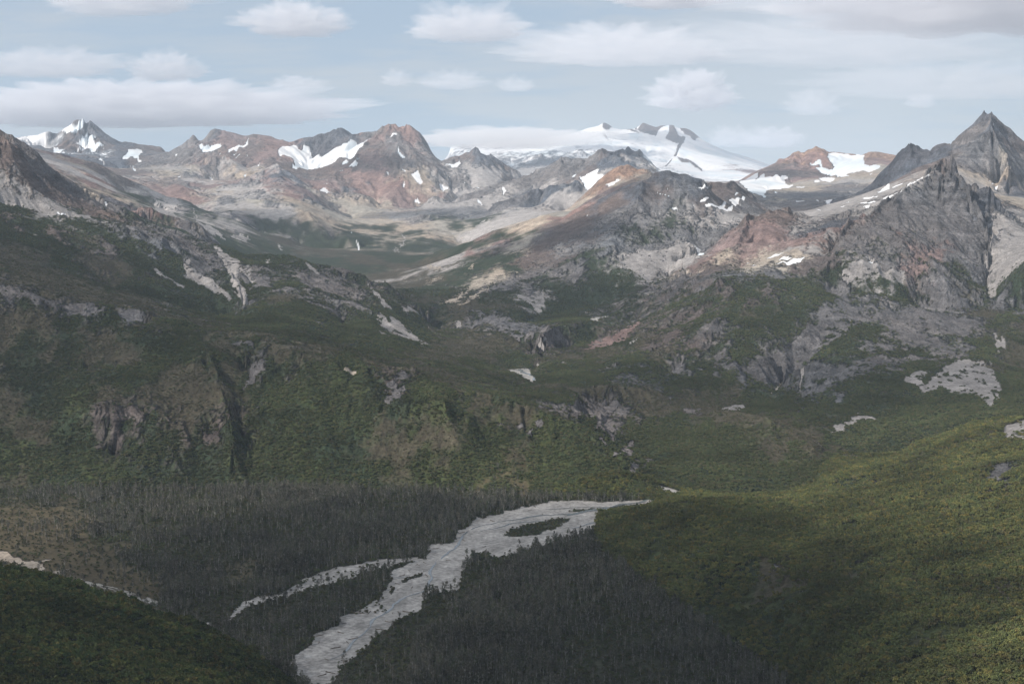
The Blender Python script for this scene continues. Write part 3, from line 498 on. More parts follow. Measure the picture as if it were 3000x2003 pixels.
# snow of the glacier mountain
pg('N','w',[(632,755),(760,700),(860,650),(850,700),(820,760),(915,640),(930,660),(930,690),(1020,690),(1090,660),(1140,680),(1200,680),(1205,710),(1165,735),(1175,790),(1275,795),(1270,810),(1200,825),(1180,840),(1100,840),(960,850),(930,880),(965,910),(910,918),(870,895),(820,890),(760,855),(700,810)])
pg('N','w',[(1435,525),(1480,530),(1530,510),(1585,500),(1600,560),(1620,600),(1720,610),(1740,580),(1660,480),(1670,415),(1750,415),(2040,445),(2080,460),(2070,500),(2080,560),(2140,575),(2250,570),(2240,600),(2200,640),(2120,650),(2060,635),(1950,640),(1870,660),(1910,690),(1850,695),(1800,690),(1700,680),(1610,660),(1550,630),(1520,600),(1580,590),(1570,575)])
pg('N','w',[(1555,725),(1600,705),(1665,692),(1755,715),(1730,740),(1690,752),(1600,745)]); pg('N','w',[(1505,740),(1550,742),(1583,757),(1540,768),(1510,760)]); pg('N','w',[(2135,670),(2180,658),(2150,680)])
pg('N','w',[(175,822),(230,785),(312,768),(300,790),(215,838)]); pg('N','w',[(595,878),(630,868),(662,885),(620,892)]); pg('N','w',[(190,965),(300,912),(310,918),(275,950),(265,982),(230,978)])
pg('N','w',[(240,1015),(350,1005),(400,1025),(430,1020),(510,972),(515,985),(490,1030),(500,1045),(540,1030),(605,990),(580,1030),(570,1065),(510,1080),(470,1065),(430,1078),(380,1050),(290,1045)])
pg('N','w',[(522,950),(560,925),(600,938),(700,920),(740,930),(700,955),(640,962),(600,982),(580,970),(550,945)]); pg('N','w',[(105,992),(138,1005),(130,1018)])
pg('N','w',[(1045,872),(1085,870),(1088,884),(1048,886)]); pg('N','w',[(1312,815),(1400,812),(1395,823),(1320,824)]); pg('N','w',[(1310,968),(1400,963),(1420,980),(1395,985),(1330,988)]); pg('N','w',[(1512,968),(1580,975),(1640,965),(1700,960),(1720,968),(1775,952),(1740,975),(1650,1005),(1620,985),(1580,985)])
pg('N','w',[(1515,1073),(1580,1073),(1578,1088)]); pg('N','w',[(2040,945),(2090,932),(2220,930),(2210,942),(2100,960),(2060,962)]); pg('N','w',[(2025,1005),(2100,992),(2205,995),(2200,1008),(2040,1015)]); pg('N','w',[(1797,1037),(1855,1027),(1850,1036)]); pg('N','w',[(2052,1060),(2100,1035),(2150,1032),(2130,1048),(2070,1064)]); pg('N','w',[(1870,918),(1915,908),(1880,928)]); pg('N','w',[(1875,985),(1905,968),(1890,985)])
pg('C','w',[(1368,665),(1440,640),(1530,590),(1560,560),(1620,530),(1705,475),(1680,505),(1600,550),(1500,610),(1440,655),(1400,675)]); pg('C','w',[(1330,618),(1380,590),(1420,560),(1415,590),(1350,620)]); pg('C','w',[(1430,580),(1520,540),(1515,548),(1440,585)])
pg('C','w',[(1248,1130),(1260,1090),(1290,1073),(1325,1092),(1325,1112),(1300,1128),(1270,1132)]); pg('C','w',[(635,1108),(700,1100),(770,1080),(850,1062),(800,1100),(740,1112)]); pg('C','w',[(575,1078),(640,1045),(700,1045),(650,1060),(600,1075)]); pg('C','w',[(658,1085),(740,1050),(720,1068),(765,1072),(700,1090)]); pg('C','w',[(430,1100),(450,1090),(462,1095),(440,1101)]); pg('C','w',[(470,1126),(510,1120),(490,1127)]); pg('C','w',[(78,1000),(100,1022),(145,1020),(140,1040),(110,1052),(95,1030)])
pg('C','w',[(2135,575),(2160,575),(2145,600)]); pg('C','w',[(2100,535),(2115,540),(2105,548)]); pg('C','w',[(2120,560),(2140,545),(2130,562)]); pg('C','w',[(400,1155),(412,1152),(408,1158)])
# volcano rock in the snow is seeded; scree fans and slides
for tag, k, pts in [
 ('D','r',[(1690,510),(1715,440),(1780,380),(1835,375),(1830,450),(1780,470),(1745,530),(1700,535)]),
 ('E','r',[(300,560),(330,500),(400,455),(460,450),(485,500),(440,540),(490,580),(470,615),(420,590),(400,650),(330,680),(270,650)]),
 ('E','r',[(1060,765),(1120,770),(1160,830),(1100,800)]), ('E','r',[(1200,790),(1260,800),(1330,830),(1320,880),(1290,890),(1260,850)]), ('E','r',[(1325,755),(1400,790),(1390,835),(1350,830)]),
 ('E','r',[(1555,730),(1600,660),(1650,640),(1660,680),(1620,795),(1590,770)]), ('E','r',[(1765,650),(1830,635),(1950,640),(1880,700),(1850,800),(1900,880),(1820,940),(1755,880)]),
 ('E','r',[(1870,1010),(1950,915),(2025,915),(2000,1000),(1950,1055)]), ('E','r',[(1970,1125),(2050,995),(2155,1050),(2100,1100),(2020,1145)]),
 ('F','r',[(0,700),(140,700),(130,740),(30,735)]), ('F','r',[(1030,665),(1060,600),(1130,590),(1100,630),(1050,665)]),
 ('A','r',[(20,1283),(60,1288),(150,1308),(300,1338),(450,1373),(560,1398),(560,1435),(480,1428),(380,1405),(310,1402),(240,1370),(150,1348),(60,1315)]),
 ('A','r',[(570,1452),(605,1395),(740,1403),(720,1432),(650,1442),(600,1452)]), ('A','r',[(812,1425),(850,1428),(980,1438),(1025,1458),(978,1498),(900,1482),(830,1472)]),
 ('E','t',[(0,395),(110,420),(100,435),(0,420)]), ('D','r',[(1595,250),(1620,220),(1740,245),(1745,270),(1680,260)]),
 ('E','r',[(880,8),(1050,60),(1200,130),(1300,170),(1322,205),(1250,222),(1150,190),(1080,152),(1000,112),(930,60)]),
 ('F','r',[(500,505),(550,420),(640,350),(700,260),(850,170),(1000,110),(1150,80),(1280,5),(1295,40),(1150,150),(1050,230),(900,330),(800,400),(620,485),(560,512)]),
 ('F','r',[(830,595),(850,470),(950,430),(1100,440),(1300,340),(1450,328),(1640,330),(1500,352),(1250,420),(1100,492),(960,560),(930,605)]),
 ('A','r',[(850,850),(950,870),(1050,930),(1160,960),(1180,1010),(1160,1060),(1080,1010),(1000,960),(900,900)]), ('A','r',[(1180,1050),(1200,980),(1260,1060),(1220,1075)]), ('A','r',[(1370,1070),(1410,1000),(1470,1050),(1520,1130),(1480,1150),(1400,1130)]),
 ('A','s',[(1600,1060),(1640,1080),(1650,1130),(1620,1200),(1690,1290),(1700,1400),(1640,1320),(1600,1250),(1550,1120),(1450,970),(1480,970)]),
 ('A','s',[(1250,1110),(1290,1100),(1330,1140),(1450,1210),(1540,1290),(1590,1330),(1585,1370),(1530,1330),(1400,1260),(1260,1200),(1280,1160)]),
 ('A','s',[(1055,1130),(1090,1130),(1200,1220),(1270,1250),(1260,1280),(1220,1280),(1180,1220),(1100,1170)]),
 ('A','s',[(1640,1150),(1690,1120),(1755,1120),(1720,1180),(1760,1210),(1740,1230),(1690,1190)]),
 ('A','s',[(1820,1110),(1840,1060),(1865,1070),(1835,1120)]), ('A','s',[(2105,1105),(2130,1105),(2195,1160),(2190,1175),(2130,1150)]), ('A','s',[(1590,1285),(1620,1300),(1700,1390),(1690,1400)]),
 ('B','s',[(180,1240),(240,1290),(300,1370),(360,1410),(300,1400),(250,1350),(200,1280)]), ('B','s',[(360,1390),(460,1440),(470,1390),(490,1400),(545,1480),(480,1460)]),
 ('E','s',[(245,100),(260,35),(340,110),(330,55),(400,110),(470,150),(530,190),(605,245),(570,258),(450,210),(330,170)]), ('E','s',[(235,155),(300,180),(360,215),(300,195)]), ('E','s',[(780,100),(800,88),(830,105),(820,130),(790,125)]), ('E','s',[(600,130),(650,170),(700,190),(640,170)]), ('E','s',[(490,0),(510,0),(545,65),(480,50),(410,5),(440,5)]),
 ('E','o',[(1640,290),(1750,240),(1850,200),(1950,140),(2050,80),(2080,85),(2000,160),(1940,210),(1840,275),(1820,260),(1700,290)]), ('E','s',[(1710,245),(1780,225),(1840,175),(1800,220),(1740,248)]), ('E','s',[(1920,265),(2000,210),(2045,185),(2000,240),(1930,262)]), ('E','s',[(1490,400),(1570,380),(1540,395)]),
 ('A','s',[(1200,660),(1240,680),(1190,780),(1240,800),(1190,790),(1100,770),(1060,700),(1160,680)]) , ('A','s',[(1320,710),(1345,770),(1360,830),(1440,900),(1550,940),(1500,900),(1420,850),(1380,840),(1350,760)]),
 ('A','s',[(1590,910),(1640,905),(1720,905),(1680,930),(1640,950),(1600,940)]),
 ('B','s',[(860,1000),(900,900),(1000,820),(1060,800),(1200,800),(1350,760),(1480,740),(1520,745),(1400,800),(1250,850),(1150,890),(1080,920),(980,960)]),
 ('B','s',[(1170,1360),(1230,1320),(1300,1340),(1400,1300),(1410,1400),(1350,1450),(1325,1400),(1300,1380)]), ('B','t',[(660,1375),(740,1345),(800,1322),(900,1258),(1000,1212),(1120,1185),(1010,1226),(900,1285),(820,1345),(760,1370)]), ('B','t',[(800,1390),(880,1345),(960,1300),(1060,1225),(1000,1290),(900,1360),(840,1392)]), ('B','t',[(560,1260),(640,1210),(710,1185),(640,1230)]), ('B','t',[(870,1150),(915,1105),(905,1135)]),
 ('B','s',[(1910,1120),(1980,1040),(2050,1000),(2150,990),(2349,1000),(2349,1130),(2300,1150),(2200,1150),(2100,1240),(2050,1180),(1980,1150)]),
 ('B','s',[(690,1075),(830,1062),(780,1095),(710,1110)]), ('B','t',[(590,1140),(620,1115),(690,1130),(640,1142)]),
 ('B','v',[(1700,1490),(1800,1465),(1850,1465),(1820,1480),(1740,1500)]),
 ('C','s',[(0,1000),(60,990),(120,1060),(60,1110),(0,1150)]),
 ('C','s',[(1080,1170),(1200,1090),(1350,1070),(1400,1130),(1530,1140),(1520,1180),(1450,1200),(1370,1210),(1330,1160),(1200,1220),(1130,1230)]),
 ('C','s',[(2105,880),(2130,780),(2200,760),(2349,880),(2349,1080),(2270,1150),(2220,1200),(2110,1330),(2090,1260),(2110,1100)]),
 ('F','s',[(1520,530),(1560,460),(1620,430),(1690,435),(1640,500),(1660,530),(1740,460),(1870,375),(1960,360),(2010,380),(2060,380),(2120,430),(2180,520),(2190,580),(2160,660),(2130,580),(2140,670),(2095,680),(2020,600),(1900,595),(1780,550),(1640,585),(1600,530)]),
 ('F','s',[(1010,865),(1060,820),(1160,765),(1250,752),(1340,775),(1330,792),(1220,785),(1130,830),(1080,862)]), ('F','s',[(1165,745),(1230,722),(1180,752)]), ('F','s',[(1090,785),(1160,738),(1120,775)]),
 ('F','s',[(2200,840),(2250,800),(2349,765),(2500,760),(2500,1000),(2349,935),(2300,890),(2200,885)]), ('F','s',[(2260,965),(2349,955),(2349,970)]),
 ('F','s',[(270,705),(330,670),(420,670),(445,695),(380,712)]), ('F','s',[(790,600),(800,560),(810,480),(830,435),(845,440),(825,520),(800,590)]), ('F','t',[(585,605),(680,530),(800,455),(700,540)]), ('F','t',[(910,915),(940,920),(960,945),(940,945)]),
 ('F','s',[(2130,180),(2150,180),(2180,240),(2200,200),(2220,290),(2180,260),(2175,320),(2145,270)]),
 ('F','s',[(2110,390),(2125,355),(2130,390),(2115,410)]),
 ('F','r',[(2050,1260),(2100,1230),(2200,1240),(2150,1290),(2080,1290)]), ('F','r',[(2110,1130),(2150,1080),(2260,1060),(2230,1100),(2150,1140)]),
 ('J','s',[(-300,800),(0,830),(150,870),(300,930),(450,960),(600,1010),(750,1060),(1000,1130),(1100,1190),(1050,1200),(800,1145),(600,1130),(400,1080),(250,1050),(0,945),(-300,900)]),
 ('I','r',[(630,630),(660,610),(690,670),(640,665)]), ('I','r',[(920,680),(960,675),(940,705),(915,705)]), ('I','r',[(700,680),(730,690),(720,720),(700,705)]), ('I','r',[(1470,185),(1500,190),(1495,215),(1470,210)]), ('I','r',[(1370,120),(1400,125),(1395,135)]), ('I','r',[(2230,840),(2270,850),(2250,900),(2225,880)]), ('I','r',[(365,500),(385,498),(375,510)]), ('I','r',[(450,495),(485,500),(470,520)]), ('I','r',[(1690,180),(1710,185),(1690,200)]),
 ('K','s',[(380,1260),(430,1240),(560,1330),(630,1420),(560,1390),(470,1340)]), ('K','s',[(690,1370),(760,1340),(900,1360),(830,1420),(740,1420)]),
 ('K','s',[(1230,1480),(1240,1460),(1280,1510),(1270,1522)]),
 ('L','s',[(600,1560),(680,1480),(740,1400),(690,1360),(720,1360),(755,1410),(700,1490),(620,1566)]), ('L','w',[(160,1420),(185,1460),(215,1500),(215,1535),(195,1535),(175,1480)]), ('L','w',[(95,1300),(110,1340),(100,1340)]),
 ('E','s',[(1355,290),(1340,250),(1360,230),(1440,195),(1450,215),(1420,270),(1375,305)]), ('E','v',[(1345,405),(1340,365),(1350,355),(1358,400)]),
 # gravel flats of the small basin and the braided river
 ('E','v',[(1150,435),(1200,428),(1300,418),(1310,430),(1300,450),(1330,480),(1342,495),(1330,522),(1300,515),(1270,490),(1210,460),(1165,450)]),
 ('I','v',[(245,235),(260,232),(330,250),(390,270),(405,288),(330,285),(290,262)]),
 ('P','v',[(1925,1464),(1870,1467),(1780,1472),(1720,1466),(1640,1466),(1570,1478),(1480,1497),(1415,1519),(1395,1512),(1380,1540),(1345,1552),(1325,1588),(1262,1594),(1255,1606),(1250,1635),(1220,1640),(1195,1655),(1150,1668),(1145,1685),(1150,1705),(1120,1730),(1112,1752),(1080,1770),(1000,1808),(985,1832),(920,1858),(915,1890),(840,1940),(870,1975),(900,2003),(920,2060),(960,2060),(975,2003),(1020,1930),(1085,1885),(1110,1855),(1165,1815),(1230,1790),(1240,1755),(1265,1735),(1345,1728),(1350,1680),(1365,1650),(1400,1628),(1480,1630),(1530,1610),(1590,1598),(1650,1590),(1720,1560),(1750,1545),(1745,1515),(1775,1485),(1850,1478),(1910,1476)]),
 ('G','v',[(2349,755),(2270,800),(2200,850),(2130,880),(2000,890),(1870,930),(1810,990),(1760,1060),(1680,1095),(1560,1105),(1530,1125),(1580,1142),(1670,1108),(1770,1086),(1835,1022),(1885,978),(2040,932),(2190,906),(2340,846),(2490,802),(2730,736),(2890,682),(3100,640),(3200,620),(3200,600),(2950,610),(2700,650),(2500,700)]),
 ('G','v',[(1090,930),(1130,900),(1180,925),(1235,945),(1200,970),(1140,950)]),
 ('G','t',[(0,545),(60,560),(100,590),(200,625),(330,620),(400,615),(340,640),(330,670),(360,690),(300,700),(150,660),(0,620)]), ('G','t',[(380,715),(450,695),(540,685),(430,725)]), ('G','t',[(560,765),(620,760),(720,800),(850,830),(1000,865),(1060,890),(1100,940),(1000,905),(830,852),(640,810)]),
 ('H','f',[(1490,435),(1560,385),(1700,345),(1850,310),(2015,298),(1990,330),(1880,385),(1760,425),(1600,447)]), ('H','f',[(1990,250),(2060,232),(2200,220),(2180,240),(2060,252)]), ('H','f',[(1250,590),(1310,568),(1400,565),(1390,590),(1300,600)]), ('H','f',[(725,790),(780,750),(870,715),(878,735),(810,770),(745,795)]), ('H','f',[(618,860),(650,830),(680,840),(640,880)])]:
    pg(tag, k, pts)
# ------------------------------------------------------------------ build the terrain grid
ZC, CM = solve()
NVC, NUC = ZC.shape
SH = first_hit()
# weights of the kinds on the coarse grid
gu = np.linspace(U0, U1, NUC).astype(F32); gv = np.linspace(V0, V1, NVC).astype(F32)
def kind_weights(step=2):
    g1 = gu[::step]; g2 = gv[::step]
    GU, GV = np.meshgrid(g1, g2)
    W = np.zeros(GU.shape+(14,), F32)
    for u, v, k in SH:
        ext = .16 if v > 9.1 else .42                         # rays only feel seeds of their own slope
        a0, a1 = np.searchsorted(g1, (u-ext, u+ext)); b0, b1 = np.searchsorted(g2, (v-.35, v+.35))
        if k < 0: continue
        du = GU[b0:b1, a0:a1]-u; dv = (GV[b0:b1, a0:a1]-v)*.5
        W[b0:b1, a0:a1, int(k)] += 1/(du*du+dv*dv+4e-6)**2.2
    bg = 1e-9+0*GU
    W[..., 3] += 1e2
    return W/W.sum(-1, keepdims=True)
KW = kind_weights()
def row_density():
    """how much of the picture each ring of the land takes up"""
    ys = np.exp(gv)[:, None]; s = (ZC-HC)/ys
    run = np.maximum.accumulate(s, 0)
    d = np.diff(run, axis=0)*F                       # newly seen pixels per row
    d = np.maximum(d, 0)
    q = np.percentile(d[:, (gu > -.40) & (gu < .40)], 93, axis=1)
    q = np.convolve(q, np.ones(5)/5, 'same')
    return q
NU = int(1390*QUICK); NV = int(2300*QUICK)
q = row_density()
q = q/q.sum()*.72 + .28/len(q)
c = np.concatenate([[0], np.cumsum(q)]); c /= c[-1]
vv = np.interp(np.linspace(0, 1, NV), c, gv).astype(np.float64)
NO = int(90*QUICK)
uu = np.concatenate([np.linspace(U0, -.455, NO, endpoint=False), np.linspace(-.455, .455, NU), np.linspace(.455, U1, NO+1)[1:]])
NU = len(uu); DU = np.gradient(uu)[None, :]; UC = uu[NU//2+1]-uu[NU//2]
U, V = np.meshgrid(uu, vv)
Yw = np.exp(V); Xw = U*Yw
Z = zbase(U, V)
dsp = np.gradient(np.exp(vv))[:, None]*np.ones_like(U)    # row spacing in metres
# base slope in metres per metre
def grads(Z):
    zu = np.gradient(Z, axis=1)/DU; zv = np.gradient(Z, axis=0)/np.gradient(vv)[:, None]
    gx = zu/Yw; gy = (zv-U*zu)/Yw
    return gx.astype(F32), gy.astype(F32)
def blur(a, n):
    for _ in range(n):
        a = (np.pad(a, ((0, 0), (1, 1)), mode='edge')[:, :-2]+2*a+np.pad(a, ((0, 0), (1, 1)), mode='edge')[:, 2:])*.25
        a = (np.pad(a, ((1, 1), (0, 0)), mode='edge')[:-2]+2*a+np.pad(a, ((1, 1), (0, 0)), mode='edge')[2:])*.25
    return a
nvk, nuk = KW.shape[:2]
def kw_at(u, v):
    return bilin(KW, (u-U0)/(U1-U0)*(nuk-1), (v-V0)/(V1-V0)*(nvk-1))
Xf, Yf = Xw.astype(F32), Yw.astype(F32)
kw = kw_at(U, V)
rough = sum(kw[..., KINDS.index(k)]*r for k, r in ROUGH.items()).astype(F32)
for u_, d_, ru_, rv_, k_ in ((.088, 6700, .055, .10, .62), (.05, 6300, .06, .10, .45), (-.30, 9700, .12, .10, .5), (.14, 7000, .05, .12, .4), (.0, 11300, .08, .08, .35), (.01, 5150, .07, .13, .62), (.17, 4700, .09, .13, .45), (-.13, 5100, .1, .1, .35)):
    rough *= 1-k_*np.exp(-((U-u_)/ru_)**2-((V-math.log(d_))/rv_)**2).astype(F32)
gx, gy = grads(Z)
bx, by = blur(gx, 6), blur(gy, 6)
slope = np.sqrt(bx*bx+by*by)
flat = (1-np.clip((Z-6)/30, 0, 1))*(Yw < 2800)
amp0 = np.clip((slope-.05)/.45, 0, 1)**.8*rough*(1-flat)
detail = np.zeros_like(Z)
wl = 1500.0
sp = np.maximum(dsp, Yw*DU)
tgx, tgy = bx.copy(), by.copy()
k = 0
while wl > 9:
    lim = np.clip(wl/(sp*3.0)-.6, 0, 1)
    big = np.clip(Yw*.085/wl, 0, 1)                       # near hills keep their drawn shape
    a = (amp0*lim*big*.070*wl*(wl/400)**-.22*(1 if wl < 700 else .6)).astype(F32)
    m = a > .02
    if m.any():
        n, dx, dy = gully(Xf[m]+3.1*k*wl, Yf[m]-1.7*k*wl, tgx[m], tgy[m], wl, 31+k)
        detail[m] += a[m]*(n-.15)
        tgx[m] += a[m]*dx*5.5/wl; tgy[m] += a[m]*dy*5.5/wl
    wl *= .52; k += 1
# rocky unevenness
wl = 260.0; k = 0
while wl > 5:
    lim = np.clip(wl/(sp*2.6)-.6, 0, 1); big = np.clip(Yw*.06/wl, 0, 1)
    a = ((.010+.055*np.clip(slope, 0, .8))*rough*(1-flat)*lim*big*wl).astype(F32)
    m = a > .01
    n = vnoise(Xf[m]/wl+5.3*k, Yf[m]/wl+2.9*k, 70+k)
    detail[m] += a[m]*(1-2.2*np.abs(n)) if k % 2 else a[m]*n
    wl *= .55; k += 1
detail += fbm(Xf/60, Yf/60, 3, 5)*.7*(Yw < 9000)*(1-.8*flat)
Z2 = Z+detail.astype(F32)
# picture position of every point, for the patches that were read off the photograph
b_ = (Z-HC)/Yf
bb = (b_*CT+ST)/(CT-b_*ST); PY = CY-bb*F; PX = CX+U*(CT+bb*ST)*F
# ------------------------------------------------------------------ kinds of ground per vertex
LOG = lambda *a: None
def seen_depth(x, y):
    u, s = ray(x, y)
    fu = np.clip((u-U0)/(U1-U0)*(NUC-1), 0, NUC-2); i = int(fu)
    sl = (ZC[:, i]-HC)/np.exp(gv)
    j = np.nonzero(sl >= s)[0]
    return None if len(j) == 0 else math.exp(gv[j[0]])
warpx = fbm(Xf/np.maximum(Yf*.012, 20), Yf/np.maximum(Yf*.03, 50), 4, 201)*1.0
warpy = fbm(Xf/np.maximum(Yf*.012, 20)+40, Yf/np.maximum(Yf*.03, 50)+9, 4, 231)*1.0
kw = kw_at(U+warpx*.010, V+warpy*.02)
gA, _, _ = gully(Xf, Yf, bx, by, 150.0, 611); gB, _, _ = gully(Xf, Yf, bx, by, 55.0, 613); gC, _, _ = gully(Xf, Yf, bx, by, 420.0, 617)
streak = (gA*.6+gB*.5*(Yf < 7000)+gC*.5*(Yf > 3500))*np.clip(slope*3, 0, 1)
# competition between kinds, broken up by noise at several scales
K = np.zeros_like(kw)
sc = np.maximum(Yf*.004, 6)
lg = np.round(np.log2(sc)*2)/2; 
for i in range(14):
    n = 0
    n = fbm(Xf/90+i*31, Yf/140-i*17, 5, 300+i*9, .62)*(Yf < 5200)+fbm(Xf/320+i*31, Yf/520-i*17, 5, 300+i*9, .6)*(Yf >= 5200)
    fine = fbm(Xf/22+i*13, Yf/30-i*7, 3, 700+i*5, .7)*(Yf < 6500)+fbm(Xf/80+i*13, Yf/110-i*7, 3, 700+i*5, .7)*(Yf >= 6500)
    sg = {'G': 1, 'g': 1, 'b': .4, 'm': 0, 'w': .3, 'f': 0, 'v': 0, 's': -.9, 'r': -1, 'o': -.3, 't': -.6, 'q': .5, 'd': .6, 'p': 0}[KINDS[i]]
    K[..., i] = np.maximum(kw[..., i], 1e-6)**.85*np.exp(3.3*n+3.2*fine+1.5*sg*streak)
# plants shun steep rock, screes like even slopes
gx, gy = grads(Z2)
sl2 = np.sqrt(gx*gx+gy*gy)
st = np.clip((sl2-.75)/.6, 0, 1)
for c_ in 'Ggbm': K[..., KINDS.index(c_)] *= (1-.75*st)
K[..., KINDS.index('r')] *= 1+1.5*st*(Yf < 9000)
K = K**1.15
K /= K.sum(-1, keepdims=True)
# crisp patches
SRGB = 1
jx = PX+warpx*5+fbm(Xf/np.maximum(Yf*.004, 5), Yf/np.maximum(Yf*.008, 10), 3, 401)*5
jy = PY+warpy*4+fbm(Xf/np.maximum(Yf*.004, 5)+7, Yf/np.maximum(Yf*.008, 10), 3, 421)*4
SNOWID = np.zeros(Z.shape, np.int16)
RIVER = np.zeros(Z.shape, bool)
for n_, (poly, kd) in enumerate(PG):
    xs = [p[0] for p in poly]; ys = [p[1] for p in poly]
    cx_, cy_ = sum(xs)/len(xs), sum(ys)/len(ys)
    ds = [d for d in (seen_depth(x*.85+cx_*.15, y*.85+cy_*.15) for x, y in poly) if d]
    if kd in 'vft' and min(ys) > 1455: ds = [HC/-ray(x, y)[1] for x, y in poly]
    if not ds: continue
    ds.sort(); md = ds[len(ds)//2]; dd = [d for d in ds if md/1.35 < d < md*1.35]
    d0, d1 = min(dd)*.955, max(dd)*1.045
    bx_ = (jx > min(xs)-2) & (jx < max(xs)+2) & (jy > min(ys)-2) & (jy < max(ys)+2) & (Yf > d0) & (Yf < d1)
    idx = np.nonzero(bx_)
    if len(idx[0]) == 0: continue
    flatp = kd == 'v' or kd == 'f'
    ux = (PX+2.5*warpx if flatp else jx)[idx]; uy = (PY+1.5*warpy if flatp else jy)[idx]
    if flatp:
        rx_ = fbm(Xf[idx]/14, Yf[idx]/20, 3, 431); ux = ux+rx_*9; uy = uy+rx_*4
    if kd in 'stor' and not (kd == 't' and min(ys) > 1455):
        rx_ = fbm(Xf[idx]/26, Yf[idx]/40, 4, 433, .65)*np.clip(Yf[idx]/5000, .4, 1); ux = ux+rx_*14; uy = uy+rx_*11
    ins = inpoly(ux, uy, poly)
    if kd in 'stor': ins &= (fbm(Xf[idx]/17, Yf[idx]/26, 3, 435, .7) < (.16 if kd == 'r' else .40))
    ii = (idx[0][ins], idx[1][ins])
    K[ii] = 0; K[ii+(np.full(ins.sum(), KINDS.index(kd)),)] = 1
    if kd == 'w': SNOWID[ii] = n_+1
    if kd == 'v': RIVER[ii] = True
    if kd == 'f': RIVER[ii] = False
iv = K[..., KINDS.index('w')]
LOG('kinds done')
FL_ = (inpoly(PX+warpx*38+fbm(Xf/18, Yf/25, 2, 441)*16, PY+warpy*10, FLOOR) & (Yf < 2640) & (Z < 6)).astype(F32)
# only the flat carries the grey forest
tr = K[..., KINDS.index('f')]*(1-FL_); K[..., KINDS.index('f')] -= tr; K[..., KINDS.index('g')] += tr
for c_ in 'Ggbr':
    tr = K[..., KINDS.index(c_)]*FL_*(Yf > 1250); K[..., KINDS.index(c_)] -= tr; K[..., KINDS.index('f')] += tr
COL = np.zeros(Z.shape+(3,), F32)
for i, k_ in enumerate(KINDS[:14]):
    c3 = np.array(PAL[k_], F32)
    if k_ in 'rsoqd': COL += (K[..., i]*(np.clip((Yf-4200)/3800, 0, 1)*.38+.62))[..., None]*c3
    else: COL += K[..., i:i+1]*c3
ice = np.clip(fbm(Xf/420, Yf/700, 4, 571)*2.2+.15+.6*np.clip(streak, -1, 1), 0, 1)[..., None]*iv[..., None]
COL += ice*(np.array([.56, .63, .67], F32)-np.array(PAL['w'], F32))*.75
# colour variation that belongs to the ground itself
rockw_ = sum(K[..., KINDS.index(c_)] for c_ in 'rdopqt')
tone = 1+.16*fbm(Xf/700, Yf/900, 4, 501)+(.40*fbm(Xf/35, Yf/50, 4, 511, .7)+.18*streak*(rockw_>.3))*(1-iv)
band = np.zeros_like(Z)
rockw = sum(K[..., KINDS.index(c_)] for c_ in 'rdopqt')
st_ = (Z2+.12*Xf)/15+fbm(Xf/500, Yf/500, 3, 541)*3
band = (vnoise(st_, Xf/2500, 551)+.6*vnoise(st_*2.7, Xf/900, 553))*np.clip(sl2*1.3, 0, 1)
tone = tone*(1+.34*band*rockw)
cr_, sr_ = math.cos(math.radians(64)), math.sin(math.radians(64))
fl_ = fbm((Xf*cr_+Yf*sr_)/95+2*fbm(Xf/120, Yf/120, 2, 591), (-Xf*sr_+Yf*cr_)/9, 4, 593)
tone = tone*(1+K[..., KINDS.index('v')]*(.20*fl_+.12*fbm(Xf/6, Yf/9, 3, 595)))
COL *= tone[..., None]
hue = fbm(Xf/420, Yf/600, 4, 561)[..., None]*rockw[..., None]
COL *= 1+hue*np.array([.12, -.01, -.10], F32)
COL = np.clip(COL, .004, .9)
veg = K[..., 0]+K[..., 1]+.6*K[..., 2]+.3*K[..., KINDS.index('f')]
